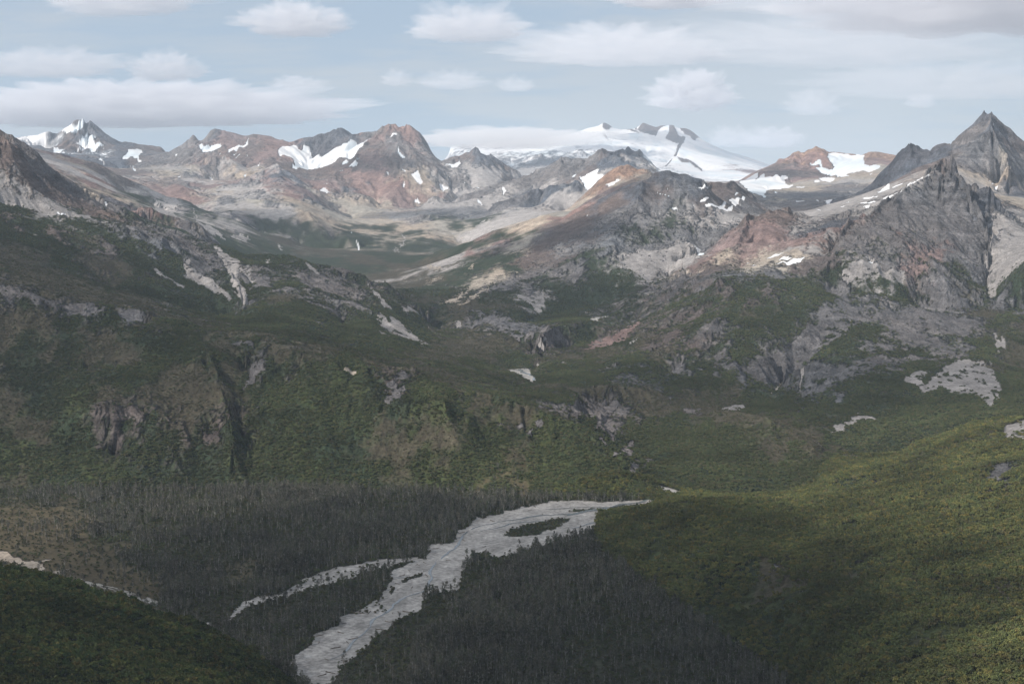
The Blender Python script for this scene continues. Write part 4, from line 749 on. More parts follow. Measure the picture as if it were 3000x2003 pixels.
# ------------------------------------------------------------------ objects of the land
# where each named piece of land stands: (u, distance, name)
LAND = [('snowy_volcano', 'huge snow covered volcano with rocky summit crags far behind the other peaks', [(.08,29000),(-.06,27000),(.25,29000),(.4,30000),(-.2,29000),(-.4,29000),(.05,23000)]),
 ('snow_capped_peak', 'dark peak with a white cap and snow on its face at the far left', [(-.38,17500),(-.30,17000),(-.5,17500),(-.25,16000),(-.36,14800),(-.28,14600)]),
 ('red_mountain', 'long jagged red brown range with hanging glacier, left of the centre', [(-.16,15300),(-.1,14500),(-.22,14300),(-.02,14600),(-.05,13400),(-.12,12600),(-.22,13000),(-.19,12000)]),
 ('green_foothill', 'low dark green foothill under the red range at the upper valley', [(-.28,10200),(-.21,9700),(-.17,9500),(-.3,9000),(-.25,8700)]),
 ('tan_ridge', 'pale tan ridge behind the big left mountain', [(-.35,9900),(-.3,9400),(-.45,10000)]),
 ('upper_valley', 'green flat floor of the upper valley between the mountains', [(-.12,8500),(-.1,7300),(-.06,6300),(-.14,9600),(-.2,7500)]),
 ('grey_ridge', 'grey rounded rocky ridge just below the volcano', [(.02,13000),(-.02,12300),(.06,12500),(.05,11500),(0,11500),(-.05,10800),(.09,10400),(.05,9800)]),
 ('dark_mountain', 'broad dark grey mountain in the middle with scree bowl', [(.1,6900),(.14,7100),(.05,6500),(0,6200),(.06,5600),(.02,5200),(.1,5900),(-.04,7200),(-.02,5600)]),
 ('cirque_mountain', 'orange brown mountain with snow bowls right of the volcano', [(.22,13900),(.3,13800),(.25,12800),(.2,12300),(.33,12500),(.45,13800)]),
 ('stony_plateau', 'bare grey stony plateau dotted with snow patches', [(.24,8700),(.29,10500),(.27,7200),(.2,8200)]),
 ('dark_peak', 'dark pointed peak left of the pyramid', [(.3,8700),(.26,8700),(.28,8300)]),
 ('pyramid_mountain', 'steep grey pyramid mountain with pale scree slopes on the right', [(.34,8000),(.42,7800),(.36,7200),(.33,6000),(.37,5800),(.3,5400),(.35,5000),(.28,5000),(.38,4700),(.32,4400),(.4,4300)]),
 ('mountain_spur', 'reddish brown mountain spur with green lower slopes', [(.17,5800),(.2,6000),(.13,5000),(.18,5100),(.22,5200),(.1,4300),(.16,4200),(.24,4500)]),
 ('left_mountain', 'big brown and green mountain slope with cliffs on the left', [(-.4,5400),(-.33,5800),(-.28,5600),(-.22,5400),(-.4,4500),(-.3,4700),(-.15,5000),(-.2,4600),(-.12,4500),(-.08,4500)]),
 ('bench_hill', 'brown topped green hill with a cliff edge on the left', [(-.35,3500),(-.25,3450),(-.4,3900),(-.3,3800),(-.35,3000),(-.25,2900),(-.2,3500),(-.4,2750)]),
 ('middle_hill', 'rounded green hill with rock outcrops beyond the forest', [(-.12,3100),(-.05,3050),(-.15,2800),(0,2900),(.04,2800),(-.1,3300),(.0,3200),(-.17,3150)]),
 ('rear_hill', 'green hump with pale cliffs beside the small river flat', [(.04,3450),(.1,3400),(.14,3200),(.1,3000),(.16,2850),(.07,3100)]),
 ('small_valley', 'green valley bottom around the small gravel flat', [(0,3800),(.01,4100),(.06,3900),(.12,3850),(.18,3500),(.25,3400),(-.06,3900),(.3,3200)]),
 ('right_hill', 'yellowish green bushy hillside on the right', [(.15,2250),(.2,2000),(.3,2100),(.25,1500),(.33,2350),(.38,2000),(.35,1400),(.3,1150),(.4,1000),(.28,2500)]),
 ('valley_floor', 'flat forested valley floor either side of the gravel river', [(-.3,2100),(-.2,2200),(-.1,2300),(0,2300),(.07,2350),(-.15,1800),(0,1900),(0,1500),(.1,1700),(.08,1400),(-.12,1600),(.15,1500),(-.4,2300)]),
 ('near_hillside', 'dark bushy hillside in the bottom left foreground', [(-.35,1300),(-.25,1350),(-.18,1420),(-.35,1000),(-.25,1100),(-.2,900),(-.4,700),(-.1,900),(-.13,1200),(.0,700),(.1,600)])]
def land_ids(U, V):
    best = np.full(U.shape, 1e9, F32); idn = np.zeros(U.shape, np.int16)
    wu = U+warpx*.004; wv = V
    for i, (nm, lb, pts) in enumerate(LAND):
        for u, d in pts:
            r = ((wu-u)**2+((wv-math.log(d))*.6)**2).astype(F32)
            m = r < best; best[m] = r[m]; idn[m] = i
    return idn
LID = land_ids(U, V)
FLM = FL_ > .5
VFI = [l[0] for l in LAND].index('valley_floor'); RHI = [l[0] for l in LAND].index('right_hill'); MHI = [l[0] for l in LAND].index('middle_hill'); NHI = [l[0] for l in LAND].index('near_hillside')
off = (LID == VFI) & ~FLM
LID[off & (Yf < 1700) & (U < .02)] = NHI; LID[off & (U >= .02)] = RHI; LID[off & (Yf >= 1700) & (U < .02)] = MHI
LID[FLM] = VFI
LID[RIVER] = len(LAND)
LAND.append(('gravel_river_bed', 'pale grey braided gravel bed of the river', []))
sn = (SNOWID > 0)
LID[sn] = len(LAND)
LAND.append(('snowfield', 'white snowfields and glacier ice lying on the mountains', []))
LID[(LID == 0) & (K[..., KINDS.index('w')] > .6)] = 0
fid = LID[:-1, :-1]
# normals of the whole land, so that pieces meet without a seam
def surface_normals():
    zu = np.gradient(Z2, axis=1)/DU; zv = np.gradient(Z2, axis=0)/np.gradient(vv)[:, None]
    nx = -(zu/Yw); ny = -((zv-U*zu)/Yw)
    l = np.sqrt(nx*nx+ny*ny+1)
    return np.stack([nx/l, ny/l, 1/l], -1).astype(F32)
NRM = surface_normals()
P3 = np.stack([Xf, Yf, Z2], -1).astype(F32)
scn = bpy.context.scene
colc = scn.collection
def tag(o, label=None, cat=None, group=None, kind=None):
    if label: o['label'] = label
    if cat: o['category'] = cat
    if group: o['group'] = group
    if kind: o['kind'] = kind
    return o
crag = sum(K[..., KINDS.index(c_)]*w_ for c_, w_ in zip('rdqpost', (1, 1, .7, .8, .4, .10, .15)))
def grid_object(name, label, sel, mat):
    jj, ii = np.nonzero(sel)
    if len(jj) == 0: return None
    W_ = NU
    a = jj*W_+ii
    q = np.stack([a, a+1, a+W_+1, a+W_], 1)
    uq, inv = np.unique(q, return_inverse=True)
    inv = inv.reshape(-1).astype(np.int32)
    me = bpy.data.meshes.new(name)
    me.vertices.add(len(uq)); me.loops.add(len(inv)); me.polygons.add(len(jj))
    me.vertices.foreach_set('co', P3.reshape(-1, 3)[uq].ravel())
    me.loops.foreach_set('vertex_index', inv)
    me.polygons.foreach_set('loop_start', np.arange(0, len(inv), 4, dtype=np.int32))
    me.polygons.foreach_set('use_smooth', np.ones(len(jj), bool))
    me.update(calc_edges=True)
    ca = me.attributes.new('ground', 'FLOAT_COLOR', 'POINT')
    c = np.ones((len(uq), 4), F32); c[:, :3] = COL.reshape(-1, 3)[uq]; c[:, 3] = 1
    ca.data.foreach_set('color', c.ravel())
    for nm, arr in (('veg', veg), ('rock', crag), ('snow', iv)):
        at = me.attributes.new(nm, 'FLOAT', 'POINT'); at.data.foreach_set('value', arr.reshape(-1)[uq].astype(F32))
    me.normals_split_custom_set_from_vertices(NRM.reshape(-1, 3)[uq])
    me.materials.append(mat)
    o = bpy.data.objects.new(name, me); colc.objects.link(o)
    tag(o, label, None, None, 'structure')
    return o
# ------------------------------------------------------------------ materials
class NT:
    def __init__(s, name, surf=True):
        s.m = bpy.data.materials.new(name); s.m.use_nodes = True; s.t = s.m.node_tree; s.t.nodes.clear()
        s.out = s.t.nodes.new('ShaderNodeOutputMaterial')
    def n(s, typ, **kw):
        nd = s.t.nodes.new(typ)
        for k, v in kw.items():
            if k.startswith('i_'):
                k2 = k[2:]; k2 = int(k2) if k2.isdigit() else k2.replace('_', ' ')
                if isinstance(v, bpy.types.NodeSocket): s.t.links.new(v, nd.inputs[k2])
                else: nd.inputs[k2].default_value = v
            else: setattr(nd, k, v)
        return nd
    def math(s, op, a, b=0.0, c=None):
        kw = dict(i_0=a, i_1=b)
        if c is not None: kw['i_2'] = c
        return s.n('ShaderNodeMath', operation=op, **kw).outputs[0]
    def link(s, a, b): s.t.links.new(a, b)
def land_material():
    t = NT('ground cover')
    geo = t.n('ShaderNodeNewGeometry'); pos = geo.outputs['Position']
    at = t.n('ShaderNodeAttribute', attribute_name='ground'); ve = t.n('ShaderNodeAttribute', attribute_name='veg').outputs['Fac']
    ro = t.n('ShaderNodeAttribute', attribute_name='rock').outputs['Fac']; sn = t.n('ShaderNodeAttribute', attribute_name='snow').outputs['Fac']
    n1 = t.n('ShaderNodeTexNoise', i_Vector=pos, i_Scale=.16, i_Detail=5.0, i_Roughness=.62)      # bushes and blocks of ~5 m
    n2 = t.n('ShaderNodeTexNoise', i_Vector=pos, i_Scale=.028, i_Detail=7.0, i_Roughness=.66)     # ledges of ~30 m
    n3 = t.n('ShaderNodeTexNoise', i_Vector=pos, i_Scale=.0065, i_Detail=6.0, i_Roughness=.68)    # crags of ~150 m
    vo = t.n('ShaderNodeTexVoronoi', i_Vector=pos, i_Scale=.14, i_Randomness=1.0)
    # ground colour with fine mottling
    m1 = t.n('ShaderNodeMapRange', i_0=n1.outputs['Fac'], i_1=.3, i_2=.7, i_3=.55, i_4=1.45).outputs[0]
    m2 = t.n('ShaderNodeMapRange', i_0=n2.outputs['Fac'], i_1=.3, i_2=.7, i_3=.72, i_4=1.28).outputs[0]
    mm = t.math('MULTIPLY', m1, m2)
    amt = t.math('SUBTRACT', 1.0, t.math('MULTIPLY', sn, .93))
    fac = t.math('ADD', 1.0, t.math('MULTIPLY', t.math('SUBTRACT', mm, 1.0), amt))
    c = t.n('ShaderNodeVectorMath', operation='SCALE', i_0=at.outputs['Color'], i_Scale=fac).outputs[0]
    # leaf colours vary from bush to bush
    hs = t.n('ShaderNodeHueSaturation', i_Color=c, i_Hue=t.n('ShaderNodeMapRange', i_0=vo.outputs['Color'], i_1=0., i_2=1., i_3=.46, i_4=.53).outputs[0], i_Saturation=1.0, i_Value=1.0, i_Fac=ve)
    bs = t.n('ShaderNodeBsdfPrincipled', i_Roughness=.95)
    bs.inputs['Specular IOR Level'].default_value = .12
    t.link(hs.outputs[0], bs.inputs['Base Color'])
    hgt = t.math('ADD', t.math('MULTIPLY', n2.outputs['Fac'], t.math('MULTIPLY', ro, 14.0)), t.math('MULTIPLY', n1.outputs['Fac'], t.math('ADD', t.math('MULTIPLY', ve, 5.0), t.math('ADD', 1.0, t.math('MULTIPLY', ro, 4.0)))))
    lay = t.n('ShaderNodeTexNoise', i_Vector=t.n('ShaderNodeVectorMath', operation='MULTIPLY', i_0=pos, i_1=(.006,.006,.11)).outputs[0], i_Scale=1.0, i_Detail=4.0, i_Roughness=.65, i_Distortion=.6)
    hgt = t.math('ADD', hgt, t.math('MULTIPLY', lay.outputs['Fac'], t.math('MULTIPLY', ro, 16.0)))
    hgt = t.math('ADD', hgt, t.math('MULTIPLY', n3.outputs['Fac'], t.math('MULTIPLY', ro, 70.0)))
    hgt = t.math('MULTIPLY', hgt, amt)
    bp = t.n('ShaderNodeBump', i_Strength=.9, i_Distance=1.0, i_Height=hgt)
    t.link(bp.outputs[0], bs.inputs['Normal']); t.link(bs.outputs[0], t.out.inputs[0])
    return t.m
LM = land_material()
PIECES = []
for i, (nm, lb, pts) in enumerate(LAND):
    o = grid_object(nm, lb, fid == i, LM)
    if o: PIECES.append(o)
LOG('land built', len(PIECES))
# ------------------------------------------------------------------ air and clouds
from mathutils import Vector, noise as mnoise
SUN_EL, SUN_AZ = math.radians(34), math.radians(-125)     # azimuth from the viewing direction, negative = left
sd = (math.sin(SUN_AZ)*math.cos(SUN_EL), math.cos(SUN_AZ)*math.cos(SUN_EL), math.sin(SUN_EL))
def mesh_object(name, verts, faces, mat, smooth=True, parent=None):
    me = bpy.data.meshes.new(name)
    verts = np.asarray(verts, F32); faces = np.asarray(faces, np.int32)
    k = faces.shape[1]
    me.vertices.add(len(verts)); me.loops.add(faces.size); me.polygons.add(len(faces))
    me.vertices.foreach_set('co', verts.ravel()); me.loops.foreach_set('vertex_index', faces.ravel())
    me.polygons.foreach_set('loop_start', np.arange(0, faces.size, k, dtype=np.int32))
    me.polygons.foreach_set('use_smooth', np.full(len(faces), smooth))
    me.update(calc_edges=True); me.materials.append(mat)
    o = bpy.data.objects.new(name, me); colc.objects.link(o); o.parent = parent
    return o
def volume_material(name, color, dens, aniso=0.0):
    t = NT(name)
    v = t.n('ShaderNodeVolumePrincipled'); v.inputs['Color'].default_value = (*color, 1); v.inputs['Density'].default_value = dens
    v.inputs['Anisotropy'].default_value = aniso
    t.link(v.outputs[0], t.out.inputs['Volume'])
    t.m.cycles.homogeneous_volume = True
    return t.m
def box_faces(): return [(0,3,2,1),(4,5,6,7),(0,1,5,4),(1,2,6,5),(2,3,7,6),(3,0,4,7)]
hx, hy0, hy1, hz0, hz1 = 24000, -3000, 43500, -900, 2720
hz = mesh_object('haze', [(-hx,hy0,hz0),(hx,hy0,hz0),(hx,hy1,hz0),(-hx,hy1,hz0),(-hx,hy0,hz1),(hx,hy0,hz1),(hx,hy1,hz1),(-hx,hy1,hz1)],
                 box_faces(), volume_material('haze', (.74,.86,1.0), 2.1e-5, .1), smooth=False)
tag(hz, 'thin bluish haze lying over the whole landscape', None, None, 'stuff')
def blob(c, r, seed, lump=.35, flatb=.45, nu=72, nv=40, fs=1.6):
    V_, F_ = [], []
    for j in range(nv+1):
        th = math.pi*j/nv
        for i in range(nu):
            ph = 2*math.pi*i/nu
            d = Vector((math.sin(th)*math.cos(ph), math.sin(th)*math.sin(ph), math.cos(th)))
            n = mnoise.fractal(Vector((d.x*fs*max(1, r[0]/r[2]*.35), d.y*fs, d.z*fs))+Vector((seed*7.1, seed*3.3, 0)), .9, 2.1, 5)
            k = 1+lump*n*(1.0 if d.z > 0 else .55)
            z = d.z*r[2]*k
            if z < 0: z *= flatb
            V_.append((c[0]+d.x*r[0]*k, c[1]+d.y*r[1]*k, c[2]+z))
    for j in range(nv):
        for i in range(nu):
            a = j*nu+i; b = j*nu+(i+1) % nu
            F_.append((a, a+nu, b+nu, b))
    return V_, F_
CAP = (1190, 1800, 380, 434, 23500, 1.0, 'long flat cloud cap lying against the left flank of the snowy volcano')
# clouds of the sky: (x0, x1, top, bottom) in the photograph's pixels, distance, density, label
CLOUDS = [
 (-260, 985, 262, 372, 33000, 3.4, 'long flat grey cloud bank with a bright lumpy top above the left peaks'),
 (720, 1010, 22, 108, 24000, 2.0, 'puffy white cloud high up left of the centre'),
 (1205, 1530, 38, 122, 25000, 1.8, 'white cloud high up near the middle with a wispy left tip'),
 (1500, 2120, 92, 190, 27000, 1.6, 'long pinkish white cloud stretching right of the middle of the sky'),
 (1905, 2140, 228, 325, 32000, 2.6, 'small dark bottomed cloud above the snowy volcano'),
 (-90, 340, 158, 225, 28000, 1.4, 'ragged grey cloud at the left edge of the sky'),
 (380, 590, 170, 238, 28500, 1.3, 'small ragged grey cloud in the left part of the sky'),
 (790, 950, 230, 262, 33000, .8, 'faint thin cloud above the red mountains'),
 (1118, 1205, 214, 252, 34000, 1.0, 'smallest faint cloud in the middle of the sky'),
 (1235, 1420, 216, 262, 34500, .7, 'faint broken pair of cloud puffs in the middle of the sky'),
 (1462, 1560, 232, 268, 35000, .9, 'small faint cloud puff left of the volcano'),
 (150, 560, -60, 44, 22000, 1.6, 'grey cloud cut by the top edge on the left'),
 (1790, 2130, -75, 26, 22000, 2.2, 'dark grey cloud cut by the top edge right of the middle'),
 (2300, 3500, -150, 96, 21000, 2.6, 'broad grey cloud in the top right corner'),
 (2080, 2200, 382, 432, 39500, 1.0, 'small white cloud just right of the volcano summit'),
 (2170, 2350, 384, 434, 40500, 1.2, 'white cumulus cloud low over the snowy slope right of the volcano'),
 (2300, 2460, 272, 338, 36000, .6, 'faint round cloud above the mountain with snow bowls'),
 (1980, 2900, 70, 190, 27500, .75, 'broad thin grey white cloud sheet in the upper right part of the sky'),
 (2380, 3250, 196, 290, 31000, .6, 'lowest thin streaky cloud sheet at the right edge of the sky'),
 (2655, 2740, 282, 316, 36000, .9, 'tiny white cloud left of the pyramid summit'),
]
for n_, (x0, x1, yt, yb, d, tau, lb) in enumerate(CLOUDS):
    d = d if d > 43000 else d
    u0_, s_ = ray((x0+x1)/2, (yt+yb)/2); wdt = (x1-x0)/F*d; hgt = (yb-yt)/F*d
    z = HC+s_*d
    dep = min(wdt*.5, 2600); lift = hgt*.5*.28
    V_, F_ = blob((u0_*d, d, z-lift), (wdt*.52, dep*.5, hgt*.80), 11+n_, lump=.36 if n_ == 0 else .52, nu=150, nv=80, fs=3.0)
    zz = min(v[2] for v in V_)
    if zz < hz1+25 and d < hy1: pass
    o = mesh_object('cloud', V_, F_, volume_material('cloud', (.905,.91,.94), tau/max(dep, 600)*(1.5 if n_ in (0, 12, 13) else 1.15), 0))
    o.data.name = 'cloud'
    tag(o, lb, 'cloud', 'clouds in the sky')
    CLOUDS[n_] = CLOUDS[n_]+(o, zz)
x0, x1, yt, yb, d, tau, lb = CAP
u0_, s_ = ray((x0+x1)/2, (yt+yb)/2)
V_, F_ = blob((u0_*d, d, HC+s_*d), ((x1-x0)/F*d*.5, 700, (yb-yt)/F*d*.62), 5, lump=.4, flatb=.9, nu=140, nv=60, fs=1.2)
o = mesh_object('cloud', V_, F_, volume_material('cloud', (.995,.99,1.0), 1.7e-3, 0)); o.data.name = 'cloud'
tag(o, lb, 'cloud', 'clouds in the sky')
LOG('cloud bottoms', [round(c[-1]) for c in CLOUDS])
# the clouds overhead whose shadows lie on the land: (u, distance on the ground, half width, half depth, optical depth)
SHADE = [(-.09,1680,820,740,1.75), (.125,1370,300,430,1.7), (-.30,3600,1000,800,.6), (-.33,4600,900,480,.9), (.22,3500,800,420,.7), (.10,6750,480,360,2.2), (.245,9700,1500,1000,1.6), (.285,8500,420,420,1.8),
         (.205,13600,800,700,1.8), (-.005,11900,900,420,1.6), (-.195,9700,900,520,1.6), (-.012,14750,420,420,1.5), (-.34,5400,650,520,1.0), (.06,5300,800,420,.8), (-.115,9900,520,420,1.0), (-.36,15500,1100,600,.9)]
SV, SF = [], []
sm = volume_material('overhead_cloud', (.96,.965,.98), .0042, .3)
for n_, (u, d, a, b, tau) in enumerate(SHADE):
    zt = 60; top = 3150+((n_*37) % 5)*130
    k = (top-zt)/sd[2]
    c = (u*d+sd[0]*k, d+sd[1]*k, top)
    th = tau/.0042*sd[2]
    V_, F_ = blob(c, (a, b, th*.5), 40+n_, lump=.30, flatb=.8, nu=56, nv=28, fs=1.3)
    zz = min(v[2] for v in V_)
    F_ = [tuple(q+len(SV) for q in f) for f in F_]; SV += V_; SF += F_
    if zz < hz1+20: LOG('low cloud', n_, zz)
o = mesh_object('cloud_layer', SV, SF, sm)
tag(o, 'scattered clouds overhead that shade parts of the land', None, None, 'stuff')
# ------------------------------------------------------------------ trees and bushes
rng = np.random.default_rng(7)
def leaf_material(name, cols, trans=0.0):
    t = NT(name)
    rnd = t.n('ShaderNodeObjectInfo').outputs['Random']
    cr = t.n('ShaderNodeValToRGB', i_0=rnd); e = cr.color_ramp.elements
    e[0].position = 0; e[0].color = (*cols[0], 1); e[1].position = 1; e[1].color = (*cols[-1], 1)
    for i, c in enumerate(cols[1:-1]):
        x = e.new((i+1)/(len(cols)-1)); x.color = (*c, 1)
    no = t.n('ShaderNodeTexNoise', i_Vector=t.n('ShaderNodeNewGeometry').outputs['Position'], i_Scale=.7, i_Detail=2.0)
    f = t.n('ShaderNodeMapRange', i_0=no.outputs['Fac'], i_1=.3, i_2=.7, i_3=.65, i_4=1.35).outputs[0]
    if trans:
        n2 = t.n('ShaderNodeTexNoise', i_Vector=t.n('ShaderNodeNewGeometry').outputs['Position'], i_Scale=trans, i_Detail=4.0)
        f = t.math('MULTIPLY', f, t.n('ShaderNodeMapRange', i_0=n2.outputs['Fac'], i_1=.32, i_2=.68, i_3=.62, i_4=1.38).outputs[0])
    c = t.n('ShaderNodeVectorMath', operation='SCALE', i_0=cr.outputs[0], i_Scale=f).outputs[0]
    b = t.n('ShaderNodeBsdfPrincipled', i_Roughness=.8); b.inputs['Specular IOR Level'].default_value = .15
    t.link(c, b.inputs['Base Color']); t.link(b.outputs[0], t.out.inputs[0])
    return t.m
M_BARK = leaf_material('pale bark', [(.20,.195,.18),(.30,.285,.26),(.15,.145,.13)])
M_TWIG = leaf_material('grey twigs', [(.072,.074,.056),(.112,.106,.082),(.050,.058,.040),(.130,.118,.088),(.062,.076,.040),(.092,.088,.070),(.058,.062,.048),(.118,.112,.094),(.056,.070,.038)], .012)
M_GREEN = leaf_material('dark green leaves', [(.060,.078,.036),(.076,.092,.040),(.050,.066,.035),(.092,.096,.042),(.092,.083,.047)], .006)
M_MIX = leaf_material('green leaves turning yellow', [(.078,.096,.036),(.098,.112,.040),(.064,.082,.036),(.122,.124,.042),(.074,.092,.038),(.090,.104,.038),(.150,.138,.044),(.082,.098,.038),(.105,.100,.048),(.068,.086,.038),(.165,.140,.042),(.098,.090,.050)], .010)
M_NEAR = leaf_material('deep green leaves with brown tips', [(.038,.062,.022),(.060,.084,.028),(.100,.110,.034),(.032,.054,.022),(.130,.120,.038),(.055,.078,.026),(.110,.088,.030),(.075,.092,.030),(.040,.062,.024)], .010)
M_HEATH = leaf_material('brown green heath', [(.085,.076,.050),(.072,.080,.044),(.096,.082,.052),(.062,.072,.040)])
def tube(V_, F_, p, q, r0, r1, n=5):
    d = Vector(q)-Vector(p); a = d.orthogonal().normalized(); b = d.cross(a).normalized(); o_ = len(V_)
    for c, r in ((Vector(p), r0), (Vector(q), r1)):
        for i in range(n):
            t_ = 2*math.pi*i/n; V_.append(tuple(c+a*math.cos(t_)*r+b*math.sin(t_)*r))
    for i in range(n): F_.append((o_+i, o_+(i+1) % n, o_+n+(i+1) % n, o_+n+i))
def leaf(V_, F_, c, s, rg, up=0.0, ln=1.0):
    d = Vector(rg.normal(size=3)); d.z = abs(d.z)*(1+up)+.05; d.normalize(); e = d.orthogonal().normalized()
    e.rotate(__import__('mathutils').Quaternion(d, rg.uniform(0, 6.28)))
    if ln > 1: p, q = d*s*ln, e*s*.42
    else: p, q = e*s, d.cross(e)*s
    c = Vector(c); o_ = len(V_)
    for k in (p+q*.6, q-p*.7, -p-q*.8, p*.8-q): V_.append(tuple(c+k))
    F_.append((o_, o_+1, o_+2, o_+3))
def bare_tree(seed, H=17.0):
    rg = np.random.default_rng(seed); V1_, F1_, V2_, F2_ = [], [], [], []
    p = Vector((0, 0, -1.0)); lean = Vector((rg.normal()*.03, rg.normal()*.03, 1)); segs = 6; pts = [p.copy()]
    for k in range(segs):
        p = p+Vector((lean.x*H/segs+rg.normal()*.18, lean.y*H/segs+rg.normal()*.18, H*.92/segs)); pts.append(p.copy())
    for k in range(segs): tube(V1_, F1_, pts[k], pts[k+1], .34*(1-k/segs*.85), .34*(1-(k+1)/segs*.85))
    limbs = []
    for k in range(9):
        t_ = rg.uniform(.32, .92); i = min(int(t_*segs), segs-1); a = pts[i].lerp(pts[i+1], t_*segs-i)
        an = rg.uniform(0, 6.28); ln = H*(.30-.20*t_)*rg.uniform(.7, 1.2)
        b = a+Vector((math.cos(an)*ln*.85, math.sin(an)*ln*.85, ln*.7)); tube(V1_, F1_, a, b, .13, .04, 4); limbs.append((a, b))
    cen = []
    for k in range(11):
        t_ = rg.uniform(.42, 1.0); i = min(int(t_*segs), segs-1); a = pts[i].lerp(pts[i+1], t_*segs-i); an = rg.uniform(0, 6.28); rr = (1.15-t_)*3.4
        cen.append((a+Vector((math.cos(an)*rr, math.sin(an)*rr, rg.normal()*.4)), rg.uniform(.9, 1.6)))
    for k in range(210):
        c, r = cen[rg.integers(11)]; d = Vector(rg.normal(size=3)).normalized()
        leaf(V2_, F2_, c+d*r*rg.uniform(.5, 1.1), rg.uniform(.28, .52), rg, up=.4, ln=1.3)
    return (V1_, F1_), (V2_, F2_)
def bush(seed, H=4.0, R=2.6, n=110, ls=.42, trunk=.0):
    rg = np.random.default_rng(seed); V1_, F1_, V2_, F2_ = [], [], [], []
    base = H*trunk
    for k in range(3 if trunk == 0 else 1):
        tube(V1_, F1_, (0, 0, -.5), (rg.normal()*.5, rg.normal()*.5, base+(H-base)*.5), .14, .05, 4)
    cen = [(Vector((rg.normal()*R*.42, rg.normal()*R*.42, base+(H-base)*rg.uniform(.3, .72))), R*rg.uniform(.38, .62)) for _ in range(7)]
    for k in range(n):
        c, r = cen[rg.integers(7)]; d = Vector(rg.normal(size=3)).normalized()
        if d.z < -.35: d.z *= -1
        p = c+Vector((d.x*r, d.y*r, d.z*r*(H-base)/R/1.5))*rg.uniform(.75, 1.05)
        leaf(V2_, F2_, p, ls*rg.uniform(.7, 1.3), rg)
    return (V1_, F1_), (V2_, F2_)
def mesh_only(name, parts):
    """one mesh from several (verts, faces, material)"""
    me = bpy.data.meshes.new(name); V_, F_, MI = [], [], []
    for k, ((v, f), mat) in enumerate(parts):
        F_ += [tuple(q+len(V_) for q in x) for x in f]; V_ += v; MI += [k]*len(f); me.materials.append(mat)
    me.from_pydata(V_, [], F_); me.polygons.foreach_set('material_index', MI); me.update()
    return me
def instancer(name, meshes, pts, scl, rot, var, label):
    """one object of ground cover: points that carry the given plants"""
    me = bpy.data.meshes.new(name); me.vertices.add(len(pts)); me.vertices.foreach_set('co', np.asarray(pts, F32).ravel())
    for nm, ty, ar in (('scl', 'FLOAT', scl), ('rot', 'FLOAT', rot), ('var', 'INT', var)):
        a = me.attributes.new(nm, ty, 'POINT'); a.data.foreach_set('value', ar)
    o = bpy.data.objects.new(name, me); colc.objects.link(o)
    g = bpy.data.node_groups.new(name, 'GeometryNodeTree')
    g.interface.new_socket('Geometry', in_out='INPUT', socket_type='NodeSocketGeometry'); g.interface.new_socket('Geometry', in_out='OUTPUT', socket_type='NodeSocketGeometry')
    gi = g.nodes.new('NodeGroupInput'); go = g.nodes.new('NodeGroupOutput'); jn = g.nodes.new('GeometryNodeJoinGeometry')
    def attr(nm, ty):
        n = g.nodes.new('GeometryNodeInputNamedAttribute'); n.data_type = ty; n.inputs[0].default_value = nm; return n.outputs['Attribute']
    cx = g.nodes.new('ShaderNodeCombineXYZ'); g.links.new(attr('rot', 'FLOAT'), cx.inputs[2])
    for k, m in enumerate(meshes):
        src = bpy.data.objects.new(m.name, m)
        oi = g.nodes.new('GeometryNodeObjectInfo'); oi.inputs['Object'].default_value = src; oi.inputs['As Instance'].default_value = True
        ip = g.nodes.new('GeometryNodeInstanceOnPoints'); cmp = g.nodes.new('FunctionNodeCompare'); cmp.data_type = 'INT'; cmp.operation = 'EQUAL'
        g.links.new(attr('var', 'INT'), [s for s in cmp.inputs if s.type == 'INT'][0]); [s for s in cmp.inputs if s.type == 'INT'][1].default_value = k
        g.links.new(gi.outputs[0], ip.inputs['Points']); g.links.new(cmp.outputs[0], ip.inputs['Selection'])
        g.links.new(oi.outputs['Geometry'], ip.inputs['Instance']); g.links.new(cx.outputs[0], ip.inputs['Rotation']); g.links.new(attr('scl', 'FLOAT'), ip.inputs['Scale'])
        g.links.new(ip.outputs[0], jn.inputs[0])
    g.links.new(jn.outputs[0], go.inputs[0])
    md = o.modifiers.new('plants', 'NODES'); md.node_group = g
    tag(o, label, None, None, 'stuff'); return o
vvf = vv
def scatter(n, y0, y1, u0, u1):
    Y = np.sqrt(rng.uniform(y0*y0, y1*y1, n)); u = rng.uniform(u0, u1, n)
    fv = np.interp(np.log(Y), vvf, np.arange(NV)); fu = np.interp(u, uu, np.arange(NU))
    z = bilin(Z2, fu, fv)
    j = np.clip(np.round(fv).astype(int), 0, NV-1); i = np.clip(np.round(fu).astype(int), 0, NU-1)
    return u*Y, Y, z, j, i
KI = {c_: K[..., KINDS.index(c_)] for c_ in KINDS[:14]}
ISLAND = (KI['f'] > .5)
def infr(x, y, z, mar=60):
    b = (z-HC)/y; bb_ = (b*CT+ST)/(CT-b*ST); py = CY-bb_*F; pxx = CX+x/y*(CT+bb_*ST)*F
    return (pxx > -mar) & (pxx < 3000+mar) & (py < 2003+mar), pxx, py
LN = [l[0] for l in LAND]
def kwb_at(P_):
    Y = P_[:, 1].astype(float); u = P_[:, 0]/Y
    j = np.clip(np.round(np.interp(np.log(Y), vvf, np.arange(NV))).astype(int), 0, NV-1); i = np.clip(np.round(np.interp(u, uu, np.arange(NU))).astype(int), 0, NU-1)
    return np.clip(KI['b'][j, i]*1.3, 0, .93)
# --- bare trees of the valley floor
x, y, z, j, i = scatter(int(76000), 1330, 2700, -.60, .20)
vf = LID[j, i] == LN.index('valley_floor')
